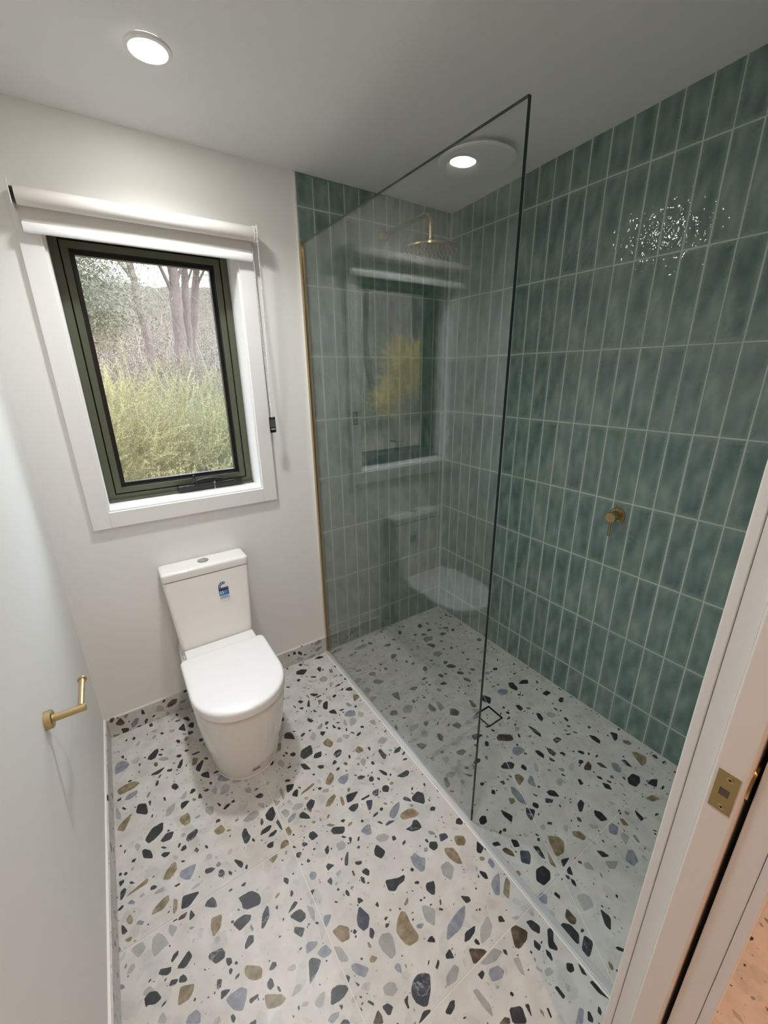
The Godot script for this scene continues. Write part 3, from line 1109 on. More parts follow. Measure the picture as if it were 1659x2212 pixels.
# ---------------------------------------------------------------- shell
func prism(poly: Array, axis_a: float, axis_b: float) -> ArrayMesh:
	# a wall whose outline is given in (z, y) and that runs from x = axis_a to axis_b
	var b := MB.new()
	var ctr := Vector2.ZERO
	for p in poly:
		ctr += p / poly.size()
	for s in [axis_a, axis_b]:
		var nn := Vector3(signf(s - (axis_a + axis_b) / 2), 0, 0)
		for i in range(1, poly.size() - 1):
			b.tri(Vector3(s, poly[0].y, poly[0].x), Vector3(s, poly[i].y, poly[i].x), Vector3(s, poly[i + 1].y, poly[i + 1].x), nn, nn, nn)
	for i in poly.size():
		var p: Vector2 = poly[i]
		var q: Vector2 = poly[(i + 1) % poly.size()]
		var e := (q - p).normalized()
		var out := Vector3(0, -e.x, e.y)
		if out.dot(Vector3(0, p.y - ctr.y, p.x - ctr.x)) < 0:
			out = -out
		b.quad(Vector3(axis_a, p.y, p.x), Vector3(axis_b, p.y, p.x), Vector3(axis_b, q.y, q.x), Vector3(axis_a, q.y, q.x), out)
	return b.mesh()

const OPEN_LO := Vector2(0.187, 1.045)
const OPEN_HI := Vector2(0.853, 2.108)

func build_shell() -> void:
	# window wall
	var wb := setting("wall_back", "white wall with the window, tiled green inside the shower", "wall")
	var b := MB.new()
	b.box(Vector3(-0.15, -0.15, -0.2), Vector3(OPEN_LO.x, 2.42, 0))
	b.box(Vector3(OPEN_HI.x, -0.15, -0.2), Vector3(2.15, 2.42, 0))
	b.box(Vector3(OPEN_LO.x, -0.15, -0.2), Vector3(OPEN_HI.x, OPEN_LO.y, 0))
	b.box(Vector3(OPEN_LO.x, OPEN_HI.y, -0.2), Vector3(OPEN_HI.x, 2.42, 0))
	put("plaster", b.mesh(), M.paint, wb)
	put("grout", MB.new().box(Vector3(TILE_X, -0.01, 0), Vector3(ROOM_W, 2.3785, 0.0062)).mesh(), M.grout, wb)
	lay_tiles(wb, TILE_X, ROOM_W - 0.008, TILE_X, Vector3.ZERO, Basis.IDENTITY, func(u: float) -> float: return ceil_y(u, 0.0), 21)
	# shower wall
	var wr := setting("wall_right", "shower wall of glossy green stacked vertical tiles", "wall")
	put("plaster", prism([Vector2(-0.2, -0.15), Vector2(1.9, -0.15), Vector2(1.9, 2.6), Vector2(-0.2, 2.6)], ROOM_W + 0.0065, 2.15), M.paint, wr)
	put("grout", prism([Vector2(0.0062, -0.01), Vector2(FRONT_Z, -0.01), Vector2(FRONT_Z, ceil_y(2, FRONT_Z)), Vector2(0.0062, ceil_y(2, 0))], ROOM_W + 0.001, ROOM_W + 0.0065), M.grout, wr)
	lay_tiles(wr, -FRONT_Z, -0.0085, -0.0097 - TILE_W, Vector3(ROOM_W + 0.0072, 0, 0), Basis(Vector3(0, 0, -1), Vector3.UP, Vector3(-1, 0, 0)), func(u: float) -> float: return ceil_y(ROOM_W, -u), 22)
	# left wall
	var wl := setting("wall_left", "plain white wall with the toilet roll holder", "wall")
	put("plaster", prism([Vector2(-0.2, -0.15), Vector2(1.9, -0.15), Vector2(1.9, 2.6), Vector2(-0.2, 2.6)], -0.15, 0.0), M.paint, wl)
	# ceiling, raked up a little towards the door
	var c := setting("ceiling", "plain white ceiling that rises slightly towards the door", "ceiling")
	var cb := MB.new()
	var p := func(x: float, z: float, up: float) -> Vector3: return Vector3(x, ceil_y(x, z) + up, z)
	var xs := [-0.15, 2.15]
	var zz := [-0.2, 1.8]
	cb.quad(p.call(xs[0], zz[0], 0), p.call(xs[1], zz[0], 0), p.call(xs[1], zz[1], 0), p.call(xs[0], zz[1], 0), Vector3(0, -1, 0.046).normalized())
	cb.quad(p.call(xs[0], zz[0], 0.1), p.call(xs[1], zz[0], 0.1), p.call(xs[1], zz[1], 0.1), p.call(xs[0], zz[1], 0.1), Vector3.UP)
	cb.quad(p.call(xs[0], zz[0], 0), p.call(xs[1], zz[0], 0), p.call(xs[1], zz[0], 0.1), p.call(xs[0], zz[0], 0.1), Vector3.FORWARD)
	cb.quad(p.call(xs[0], zz[1], 0), p.call(xs[1], zz[1], 0), p.call(xs[1], zz[1], 0.1), p.call(xs[0], zz[1], 0.1), Vector3.BACK)
	put("plasterboard", cb.mesh(), M.ceiling, c)
	# door wall: a cavity for the sliding door on the right of the opening
	var wf := setting("wall_front", "white wall round the doorway with the sliding door cavity", "wall")
	var f := MB.new()
	f.box(Vector3(0, -0.0005, FRONT_Z), Vector3(0.07, 2.56, 1.9))
	f.box(Vector3(0.07, 2.06, FRONT_Z), Vector3(0.921, 2.56, 1.9))
	f.box(Vector3(0.941, 0.0, FRONT_Z), Vector3(ROOM_W, 2.56, 1.806))
	f.box(Vector3(0.941, 0.0, 1.888), Vector3(ROOM_W, 2.56, 1.9))
	f.box(Vector3(0.921, 2.06, 1.806), Vector3(ROOM_W, 2.56, 1.888))
	f.box(Vector3(1.80, 0.0, 1.806), Vector3(ROOM_W, 2.06, 1.888))
	put("plaster", f.mesh(), M.paint, wf)
	var d := setting("trim_2", "white door jamb and architraves of the sliding door", "door frame")
	put("inner_architrave", MB.new().rbox(Vector3(0.9212, 0.0005, 1.7795), Vector3(0.985, 2.12, 1.7938), 0.002, 2).mesh(), M.trim, d)
	put("inner_jamb", MB.new().rbox(Vector3(0.9222, 0.0005, 1.7942), Vector3(0.9405, 2.06, 1.8198), 0.0015, 2).mesh(), M.trim, d)
	put("outer_jamb", MB.new().rbox(Vector3(0.9222, 0.0005, 1.868), Vector3(0.9405, 2.06, 1.8998), 0.0015, 2).mesh(), M.trim, d)
	put("outer_architrave", MB.new().rbox(Vector3(0.9212, 0.0005, 1.9002), Vector3(0.985, 2.12, 1.9142), 0.002, 2).mesh(), M.trim, d)
	# white trim at the edge of the wall tiles
	var t := setting("trim_3", "white vertical edge trim beside the green tiles", "tile trim")
	put("bead", MB.new().rbox(Vector3(TILE_X - 0.0095, 0.101, 0.0003), Vector3(TILE_X - 0.0003, 2.383, 0.0095), 0.002, 2).mesh(), M.trim, t)
	skirting("baseboard_back", "terrazzo skirting under the window wall behind the toilet", Vector3(0.0105, 0.0006, 0.0), Vector3(TILE_X - 0.0004, 0.1, 0.0105), [0.0105, JOINT_X, TILE_X - 0.0004], true, 0.99)
	skirting("baseboard_left", "terrazzo skirting along the left wall", Vector3(0.0, 0.0006, 0.0), Vector3(0.0105, 0.1, FRONT_Z), [0.0] + JOINT_Z + [FRONT_Z], false, 0.93)

func build_hall() -> void:
	var z0 := 1.9
	var z1 := 3.5
	var w := setting("wall_hall", "white walls of the hallway outside the door", "wall")
	var b := MB.new()
	b.box(Vector3(-1.35, -0.1, z0 - 0.1), Vector3(-1.2, 2.6, z1 + 0.1))
	b.box(Vector3(3.2, -0.1, z0 - 0.1), Vector3(3.35, 2.6, z1 + 0.1))
	b.box(Vector3(-1.35, -0.1, z1), Vector3(3.35, 2.6, z1 + 0.12))
	b.box(Vector3(-1.35, -0.1, z0 - 0.1), Vector3(-0.152, 2.6, z0))
	b.box(Vector3(2.152, -0.1, z0 - 0.1), Vector3(3.35, 2.6, z0))
	put("plaster", b.mesh(), M.paint, w)
	var c := setting("ceiling_hall", "white ceiling of the hallway", "ceiling")
	put("plasterboard", MB.new().box(Vector3(-1.35, 2.45, 1.802), Vector3(3.35, 2.6, z1 + 0.12)).mesh(), M.ceiling, c)
	var f := setting("floor_hall", "terrazzo floor of the hallway beyond the door frame", "floor")
	put("grout_bed", MB.new().box(Vector3(-1.35, -0.12, 1.9), Vector3(3.35, -0.0013, z1)).mesh(), M.floor_grout, f)
	for xx in [[-1.2, -0.55], [-0.55, 0.05], [0.05, 0.65], [0.65, 1.25], [1.25, 1.85], [1.85, 2.45], [2.45, 3.2]]:
		for zz in [[1.9 if xx[1] > 0.9 else 1.861, 2.14], [2.14, 2.74], [2.74, 3.5]]:
			if xx[0] < 0.0 and zz[0] < 1.9:
				zz[0] = 1.9
			floor_piece(rect_poly(xx[0], zz[0], xx[1], zz[1]), f, false)
	unseen_hall_light("unseen warm downlight in the hallway ceiling facing the doorway", Vector3(0.5, 2.45, 3.0), 2.0)  # out of view, placed to warm the door edge and the near floor
	unseen_hall_light("unseen warm downlight in the hallway ceiling right of the doorway", Vector3(2.1, 2.45, 2.6), 2.2)  # out of view, placed to light the hall floor beyond the door frame

func unseen_hall_light(label: String, at: Vector3, energy: float) -> void:
	var l := thing("unseen_hall_downlight", label, "light", at, "unseen hallway downlights")
	put("trim_ring", MB.new().lathe([Vector2(0.04, -0.001), Vector2(0.042, -0.006), Vector2(0.055, -0.004), Vector2(0.057, 0.0)], Vector3.ZERO, Vector3.UP, 36).mesh(), M.trim, l)
	put("lens", MB.new().lathe([Vector2(0.0, -0.002), Vector2(0.04, -0.002)], Vector3.ZERO, Vector3.UP, 36).mesh(), M.unseen_hall_lens, l)
	var s := SpotLight3D.new()
	s.name = "unseen_hall_lamp"
	s.position = Vector3(0, -0.012, 0)
	s.rotation_degrees.x = -90
	s.spot_angle = 70
	s.spot_angle_attenuation = 1.0
	s.spot_range = 8
	s.spot_attenuation = 2
	s.light_energy = energy
	s.light_color = Color(1.0, 0.76, 0.62)
	s.light_size = 0.04
	s.shadow_enabled = true
	l.add_child(s)

# ---------------------------------------------------------------- window and blind
func build_window() -> void:
	var w := setting("window_1", "dark green framed awning window with white architrave", "window")
	var lo := Vector2(0.212, 1.070)
	var hi := Vector2(0.828, 2.085)
	# white lining of the reveal, then the architrave
	put("reveal_lining", MB.new().frame(OPEN_LO + Vector2(0.0005, 0.0005), OPEN_HI - Vector2(0.0005, 0.0005), 0.0238, -0.199, 0.006).mesh(), M.trim, w)
	for k in 4:
		var a := MB.new()
		if k == 0: a.rbox(Vector3(0.141, 0.998, 0.0005), Vector3(0.2045, 2.135, 0.0165), 0.0015, 2)
		if k == 1: a.rbox(Vector3(0.8355, 0.998, 0.0005), Vector3(0.899, 2.135, 0.0165), 0.0015, 2)
		if k == 2: a.rbox(Vector3(0.2045, 0.998, 0.0005), Vector3(0.8355, 1.0625, 0.0165), 0.0015, 2)
		if k == 3: a.rbox(Vector3(0.2045, 2.0915, 0.0005), Vector3(0.8355, 2.135, 0.0165), 0.0015, 2)
		put("architrave", a.mesh(), M.trim, w)
	# aluminium frame
	var f := MB.new()
	f.frame(lo + Vector2(0.0002, 0.0002), hi - Vector2(0.0002, 0.0002), 0.027, -0.198, -0.128)
	f.box(Vector3(lo.x + 0.002, lo.y + 0.0002, -0.128), Vector3(hi.x - 0.002, lo.y + 0.009, -0.108))
	put("frame", f.mesh(), M.frame_green, w)
	put("gasket", MB.new().frame(lo + Vector2(0.027, 0.027), hi - Vector2(0.027, 0.027), 0.005, -0.19, -0.146).mesh(), M.rubber, w)
	var s := put("sash", MB.new().frame(lo + Vector2(0.032, 0.032), hi - Vector2(0.032, 0.032), 0.023, -0.185, -0.134).mesh(), M.frame_green, w)
	put("glazing_bead", MB.new().frame(lo + Vector2(0.055, 0.055), hi - Vector2(0.055, 0.055), 0.004, -0.182, -0.145).mesh(), M.rubber, s)
	put("inner_bead", MB.new().frame(lo + Vector2(0.0552, 0.0552), hi - Vector2(0.0552, 0.0552), 0.0165, -0.184, -0.158).mesh(), M.black, s)
	put("pane", MB.new().box(Vector3(lo.x + 0.066, lo.y + 0.066, -0.180), Vector3(hi.x - 0.066, hi.y - 0.066, -0.176)).mesh(), M.window_glass, w)
	# chain winder on the sill of the frame
	var b := MB.new()
	b.rbox(Vector3(0.482, 1.0795, -0.1285), Vector3(0.772, 1.102, -0.094), 0.004, 2)
	var prof := []
	for k in 13:
		var u := k / 12.0
		prof.append([0.528 + 0.175 * u, 1.100 + 0.024 * pow(sin(PI * u), 0.6)])
	for k in 12:
		var p0: Array = prof[k]
		var p1: Array = prof[k + 1]
		var nn := Vector3(p0[1] - p1[1], p1[0] - p0[0], 0).normalized()
		b.quad(Vector3(p0[0], p0[1], -0.128), Vector3(p1[0], p1[1], -0.128), Vector3(p1[0], p1[1], -0.103), Vector3(p0[0], p0[1], -0.103), nn)
		b.quad(Vector3(p0[0], p0[1], -0.103), Vector3(p1[0], p1[1], -0.103), Vector3(p1[0], 1.09, -0.103), Vector3(p0[0], 1.09, -0.103), Vector3.BACK)
	var win := put("winder", b.mesh(), M.black, w)
	var cr := MB.new()
	cr.tube([Vector3(0.562, 1.100, -0.100), Vector3(0.562, 1.100, -0.088)], [0.009], 14)
	cr.tube([Vector3(0.562, 1.100, -0.090), Vector3(0.555, 1.128, -0.090)], [0.0045, 0.004], 10)
	cr.tube([Vector3(0.555, 1.124, -0.092), Vector3(0.554, 1.131, -0.090), Vector3(0.553, 1.144, -0.088), Vector3(0.553, 1.149, -0.088)], [0.005, 0.0062, 0.0072, 0.004], 12)
	put("crank", cr.mesh(), M.black, win)
	var ky := MB.new()
	ky.tube([Vector3(0.640, 1.100, -0.103), Vector3(0.640, 1.100, -0.095)], [0.0062], 14)
	ky.box(Vector3(0.6385, 1.096, -0.097), Vector3(0.6415, 1.112, -0.085))
	ky.tube([Vector3(0.640, 1.104, -0.088), Vector3(0.637, 1.090, -0.083), Vector3(0.638, 1.070, -0.083)], [0.0016], 8)
	ky.box(Vector3(0.6355, 1.058, -0.0845), Vector3(0.6405, 1.076, -0.0825))
	put("key", ky.mesh(), M.chrome, win)

func build_blind() -> void:
	var t := thing("roller_blind", "rolled-up pale roller blind with beaded chain above the window", "blind", Vector3(0.52, 2.113, 0.066))
	var x0 := -0.357
	var x1 := 0.366
	put("fabric_roll", MB.new().lathe([Vector2(0.0, x0), Vector2(0.0255, x0), Vector2(0.0255, x1), Vector2(0.0, x1)], Vector3.ZERO, Vector3.RIGHT, 40).mesh(), M.blind, t)
	put("fabric", MB.new().box(Vector3(x0 + 0.001, -0.075, -0.0262), Vector3(x1 - 0.001, 0.0, -0.0254)).mesh(), M.blind, t)
	var ring0 := []
	var ring1 := []
	for k in 24:
		var a := TAU * k / 24
		var p := Vector3(0, sin(a) * 0.0155, cos(a) * 0.0075)
		ring0.append(Vector3(x0 - 0.001, -0.078, -0.024) + p)
		ring1.append(Vector3(x1 + 0.001, -0.078, -0.024) + p)
	put("bottom_rail", MB.new().loft([ring0, ring1]).mesh(), M.blind_rail, t)
	put("bracket", MB.new().rbox(Vector3(x0 - 0.012, -0.03, -0.0655), Vector3(x0 - 0.009, 0.034, 0.024), 0.001, 2).mesh(), M.blind_rail, t)
	put("bracket", MB.new().rbox(Vector3(x1 + 0.016, -0.03, -0.0655), Vector3(x1 + 0.0185, 0.03, 0.02), 0.001, 2).mesh(), M.blind_rail, t)
	put("end_plug", MB.new().lathe([Vector2(0.0, x0 - 0.009), Vector2(0.021, x0 - 0.009), Vector2(0.021, x0)], Vector3.ZERO, Vector3.RIGHT, 28).mesh(), M.black, t)
	put("pulley", MB.new().lathe([Vector2(0.022, x1), Vector2(0.022, x1 + 0.003), Vector2(0.0285, x1 + 0.003), Vector2(0.0285, x1 + 0.006), Vector2(0.02, x1 + 0.009), Vector2(0.0285, x1 + 0.012), Vector2(0.0285, x1 + 0.015), Vector2(0.0, x1 + 0.015)], Vector3.ZERO, Vector3.RIGHT, 36).mesh(), M.blind_rail, t)
	# beaded chain: two strands that meet at the safety tag
	var c := MB.new()
	var end := Vector3(0.374, -0.702, 0.0)
	for s in [-1.0, 1.0]:
		var n := 118
		for i in n:
			var u := float(i) / n
			var p := Vector3(x1 + 0.009, 0, s * 0.024).lerp(end, u)
			p.z += s * 0.006 * sin(PI * u)
			p.x += s * 0.0045 * (1.0 - u)
			c.lathe([Vector2(0, -0.0022), Vector2(0.0024, -0.0011), Vector2(0.0024, 0.0011), Vector2(0, 0.0022)], p, Vector3.UP, 6)
	for i in 14:
		var a := PI * i / 13
		c.lathe([Vector2(0, -0.0022), Vector2(0.0024, -0.0011), Vector2(0.0024, 0.0011), Vector2(0, 0.0022)], Vector3(x1 + 0.009, sin(a) * 0.026, cos(a) * 0.026), Vector3.UP, 6)
	put("beaded_chain", c.mesh(), M.chain, t)
	var g := MB.new()
	g.rbox(Vector3(0.3605, -0.782, -0.003), Vector3(0.3895, -0.712, 0.003), 0.003, 2)
	var tg := put("safety_tag", g.mesh(), M.black, t)
	put("print_panel", MB.new().box(Vector3(0.364, -0.757, 0.003), Vector3(0.386, -0.722, 0.0033)).mesh(), mat(rgb(78, 82, 82), 0.5), tg)
	put("print_strip", MB.new().box(Vector3(0.3655, -0.768, 0.003), Vector3(0.3845, -0.7635, 0.0033)).mesh(), mat(rgb(205, 205, 200), 0.5), tg)
	put("clip", MB.new().tube([Vector3(0.375, -0.716, 0.0), Vector3(0.375, -0.70, 0.0)], [0.0035, 0.0025], 10).mesh(), M.blind_rail, tg)

# ---------------------------------------------------------------- toilet
func d_ring(hw: float, zb: float, zf: float, y: float, arc: float, power := 2.0, hb := -1.0, cut := 0.0) -> Array:
	var out := []
	var zs := zf - arc
	if hb < 0.0:
		hb = hw
	for k in 8:
		out.append(Vector3((-hb + 2.0 * hb * k / 8.0) * (1.0 - cut / hb), y, zb))
	for k in 8:
		out.append(Vector3(hb - cut * [1.0, 0.55, 0.2, 0.0][k], y, zb + cut * [0.0, 0.12, 0.45, 1.0][k]) if cut > 0.0 and k < 4 else Vector3(lerpf(hb, hw, k / 8.0), y, lerpf(zb, zs, k / 8.0)))
	for k in 32:
		var a := PI * k / 32.0
		var cx := signf(cos(a)) * pow(absf(cos(a)), 2.0 / power)
		var sz := pow(sin(a), 2.0 / power)
		out.append(Vector3(hw * cx, y, zs + arc * sz))
	for k in 8:
		var j := 7 - k
		out.append(Vector3(-hb + cut * [0.55, 0.2, 0.0][j], y, zb + cut * [0.12, 0.45, 1.0][j]) if cut > 0.0 and j < 3 else Vector3(lerpf(-hw, -hb, k / 8.0), y, lerpf(zs, zb, k / 8.0)))
	return out

func rr_ring(x0: float, x1: float, z0: float, z1: float, r: float, y: float) -> Array:
	var out := []
	for cr in [[x1 - r, z1 - r, 0], [x0 + r, z1 - r, 1], [x0 + r, z0 + r, 2], [x1 - r, z0 + r, 3]]:
		for k in 7:
			var a: float = (cr[2] + k / 6.0) * PI / 2
			out.append(Vector3(cr[0] + r * cos(a), y, cr[1] + r * sin(a)))
	return out

func pan_ring(y: float) -> Array:
	var u := clampf(y / 0.386, 0.0, 1.0)
	var s := 1.0 - pow(1.0 - u, 1.7)
	var hw := lerpf(0.130, 0.176, s)
	var zf := lerpf(0.566, 0.660, pow(u, 0.9))
	return d_ring(hw, 0.014, zf, y, hw * 1.05, 2.15, lerpf(0.125, 0.165, s))

func rating_image() -> Image:
	var im := Image.create(100, 200, false, Image.FORMAT_RGB8)
	im.fill(rgb(226, 228, 226))
	# blue arc with white spots at the top
	for x in 100:
		for y in 66:
			var d := Vector2(x - 52, y - 62).length()
			var a := rad_to_deg(atan2(62.0 - y, x - 52.0))
			if d > 30 and d < 54 and a > 65:
				im.set_pixel(x, y, rgb(52, 84, 140))
	for a in [82, 108, 134, 162]:
		var p := Vector2(52, 62) + Vector2(cos(deg_to_rad(a)), -sin(deg_to_rad(a))) * 42.0
		im.fill_rect(Rect2i(int(p.x) - 4, int(p.y) - 4, 9, 9), rgb(214, 228, 246))
	im.fill_rect(Rect2i(0, 64, 100, 27), rgb(22, 24, 28))
	for x in range(6, 92, 7):
		im.fill_rect(Rect2i(x, 70, 5, 5), rgb(150, 152, 156))
		im.fill_rect(Rect2i(x, 80, 4, 3), rgb(90, 94, 98))
	im.fill_rect(Rect2i(0, 91, 100, 46), rgb(44, 96, 168))
	# the figure 3.5
	var on := rgb(226, 238, 250)
	var seven := func(x: int, segs: Array) -> void:
		var bars := {"t": Rect2i(x, 97, 14, 5), "m": Rect2i(x, 109, 14, 5), "b": Rect2i(x, 121, 14, 5), "tr": Rect2i(x + 10, 97, 5, 15), "br": Rect2i(x + 10, 110, 5, 16), "tl": Rect2i(x, 97, 5, 15)}
		for sg in segs:
			im.fill_rect(bars[sg], on)
	seven.call(7, ["t", "m", "b", "tr", "br"])
	im.fill_rect(Rect2i(24, 121, 5, 5), on)
	seven.call(32, ["t", "m", "b", "tl", "br"])
	for r in 4:
		im.fill_rect(Rect2i(52, 98 + r * 7, 40 - r * 5, 3), rgb(128, 172, 220))
	im.fill_rect(Rect2i(0, 137, 100, 38), rgb(178, 194, 200))
	for r in 3:
		im.fill_rect(Rect2i(18, 145 + r * 8, 66 - r * 6, 3), rgb(112, 126, 142))
	im.fill_rect(Rect2i(76, 184, 16, 5), rgb(170, 165, 155))
	return im

func build_toilet() -> void:
	var t := thing("toilet", "white close-coupled toilet with closed lid under the window", "toilet", Vector3(0.513, 0, 0))
	var rings := []
	for y in [0.001, 0.012, 0.04, 0.08, 0.13, 0.18, 0.23, 0.28, 0.32, 0.352, 0.364, 0.3695, 0.373, 0.3745]:
		var r := pan_ring(y)
		if y < 0.003:
			r = r.map(func(p: Vector3) -> Vector3: return Vector3(p.x * 0.985, p.y, p.z - 0.003))
		if y > 0.365:
			var inset := 0.011 * pow((y - 0.365) / 0.0095, 2.0)
			r = r.map(func(p: Vector3) -> Vector3: return Vector3(p.x * (1.0 - inset / 0.176), p.y, p.z - inset))
		rings.append(r)
	var pan := put("pan", MB.new().loft(rings).mesh(), M.ceramic, t)
	put("sealant", MB.new().loft([pan_ring(0.0).map(func(p: Vector3) -> Vector3: return Vector3(p.x * 1.012, 0.0004, p.z + 0.002)), pan_ring(0.0).map(func(p: Vector3) -> Vector3: return Vector3(p.x * 0.99, 0.006, p.z - 0.002))]).mesh(), M.trim, t)
	put("seat_deck", MB.new().rbox(Vector3(-0.158, 0.33, 0.012), Vector3(0.158, 0.402, 0.262), 0.012, 3).mesh(), M.ceramic, t)
	put("seat", MB.new().loft([d_ring(0.150, 0.236, 0.634, 0.3746, 0.165, 2.2), d_ring(0.150, 0.236, 0.634, 0.396, 0.165, 2.2)]).mesh(), M.seat, t)
	var lid := []
	for q in [[0.391, -0.004], [0.3925, -0.001], [0.397, 0.0], [0.418, 0.0], [0.424, -0.0012], [0.4285, -0.0045], [0.431, -0.010], [0.4322, -0.02], [0.433, -0.05], [0.4335, -0.09]]:
		lid.append(d_ring(0.180 + q[1], 0.234 - q[1], 0.669 + q[1], q[0], 0.195 + q[1] * 0.8, 2.1, -1.0, 0.02))
	put("lid", MB.new().loft(lid).mesh(), M.seat, t)
	put("hinge_cover", MB.new().rbox(Vector3(-0.151, 0.4025, 0.1685), Vector3(0.151, 0.427, 0.262), 0.006, 3).mesh(), M.seat, t)
	for s in [-1.0, 1.0]:
		put("hinge", MB.new().tube([Vector3(s * 0.085 - 0.02, 0.408, 0.222), Vector3(s * 0.085 + 0.02, 0.408, 0.222)], [0.008], 14).mesh(), M.seat, t)
	# cistern leans forward a little and narrows towards the bottom
	var cr := []
	for k in 9:
		var u := k / 8.0
		cr.append(rr_ring(lerpf(-0.157, -0.180, u), lerpf(0.155, 0.183, u), 0.004, lerpf(0.166, 0.1255, u), 0.017, lerpf(0.404, 0.745, u)))
	cr.push_front(rr_ring(-0.150, 0.148, 0.010, 0.160, 0.014, 0.4025))
	var cis := put("cistern", MB.new().loft(cr).mesh(), M.ceramic, t)
	put("rim", MB.new().loft([rr_ring(-0.165, 0.167, 0.006, 0.110, 0.012, 0.7452), rr_ring(-0.165, 0.167, 0.006, 0.110, 0.012, 0.750)]).mesh(), M.ceramic, cis)
	var cl := []
	for q in [[0.7485, -0.002], [0.7495, 0.0], [0.775, 0.0], [0.781, -0.0015], [0.7848, -0.005], [0.7866, -0.011], [0.7872, -0.02]]:
		cl.append(rr_ring(-0.181 - q[1], 0.184 + q[1], 0.003 - q[1], 0.127 + q[1], 0.018, q[0]))
	var lidc := put("cistern_lid", MB.new().loft(cl).mesh(), M.ceramic, t)
	put("button_ring", MB.new().lathe([Vector2(0.019, 0.0), Vector2(0.019, 0.003), Vector2(0.024, 0.0025), Vector2(0.0245, 0.0)], Vector3(0.0, 0.7868, 0.062), Vector3.UP, 36).mesh(), M.chrome, lidc)
	for s in [-1.0, 1.0]:
		var b := MB.new()
		for k in 14:
			var a0 := -PI / 2 + PI * k / 14.0
			var a1 := -PI / 2 + PI * (k + 1) / 14.0
			var p := func(a: float, y: float) -> Vector3: return Vector3(s * (0.0009 + 0.0178 * cos(a)), y, 0.062 + 0.0178 * sin(a))
			b.tri(Vector3(s * 0.0009, 0.7905, 0.062), p.call(a0, 0.7905), p.call(a1, 0.7905), Vector3.UP, Vector3.UP, Vector3.UP)
			b.quad(p.call(a0, 0.7905), p.call(a1, 0.7905), p.call(a1, 0.786), p.call(a0, 0.786), Vector3(s * cos(a0), 0, sin(a0)))
		b.quad(Vector3(s * 0.0009, 0.7905, 0.0442), Vector3(s * 0.0009, 0.7905, 0.0798), Vector3(s * 0.0009, 0.786, 0.0798), Vector3(s * 0.0009, 0.786, 0.0442), Vector3(-s, 0, 0))
		put("flush_button", b.mesh(), M.chrome, lidc)
	# printed labels
	var lm := mat(Color.WHITE, 0.35)
	lm.albedo_texture = ImageTexture.create_from_image(rating_image())
	var face := func(x: float, y: float, out: float) -> Vector3: return Vector3(x, y, lerpf(0.166, 0.1255, (y - 0.404) / 0.341) + out)
	var lb := MB.new()
	var nn := Vector3(0, 0.13, 1).normalized()
	var outline := []
	for k in 13:
		var a := PI * k / 12.0
		outline.append(Vector2(0.5 + 0.5 * cos(a), 0.25 - 0.25 * sin(a)))
	outline.append(Vector2(0.0, 1.0))
	outline.append(Vector2(1.0, 1.0))
	var at_uv := func(q: Vector2) -> Vector3: return face.call(0.034 + 0.043 * q.x, 0.697 - 0.098 * q.y, 0.0007)
	for k in range(1, outline.size() - 1):
		lb.tri(at_uv.call(outline[0]), at_uv.call(outline[k]), at_uv.call(outline[k + 1]), nn, nn, nn, outline[0], outline[k], outline[k + 1])
	var rl := put("rating_label", lb.mesh(), lm, cis)
	rl.set_meta("label", "blue and white water rating label")
	# barcode label low on the front of the pan
	var bi := Image.create(160, 64, false, Image.FORMAT_RGB8)
	bi.fill(rgb(228, 226, 220))
	bi.fill_rect(Rect2i(6, 30, 44, 26), rgb(150, 146, 138))
	rng.seed = 3
	for x in range(6, 50, 3):
		bi.fill_rect(Rect2i(x, 30, 1 + rng.randi() % 2, 26), rgb(64, 62, 58))
	for x in range(6, 150, 6):
		bi.fill_rect(Rect2i(x, 8, 3 + rng.randi() % 3, 4), rgb(130, 126, 118))
	bi.fill_rect(Rect2i(8, 16, 36, 8), rgb(160, 156, 148))
	bi.fill_rect(Rect2i(62, 36, 5, 8), rgb(120, 116, 110))
	bi.fill_rect(Rect2i(84, 38, 62, 3), rgb(150, 146, 138))
	var bm := mat(Color.WHITE, 0.4)
	bm.albedo_texture = ImageTexture.create_from_image(bi)
	var bl := MB.new()
	for k in 8:
		var q := []
		var uv := []
		for e in [[k, 0], [k + 1, 0], [k + 1, 1], [k, 1]]:
			var r := pan_ring(0.062 - 0.03 * e[1])
			var idx: float = 33.2 - 7.6 * e[0] / 8.0
			var i0 := int(idx)
			var p: Vector3 = r[i0].lerp(r[i0 + 1], idx - i0)
			var tang: Vector3 = (r[i0 + 1] - r[i0]).normalized()
			var out := Vector3(tang.z, 0, -tang.x)
			out = out if out.z > 0 else -out
			q.append(p + out * 0.0007)
			uv.append(Vector2(e[0] / 8.0, e[1]))
		var n2: Vector3 = (q[1] - q[0]).cross(q[3] - q[0]).normalized()
		n2 = n2 if n2.z > 0 else -n2
		bl.quad(q[0], q[1], q[2], q[3], n2, uv[0], uv[1], uv[2], uv[3])
	put("barcode_label", bl.mesh(), bm, pan)

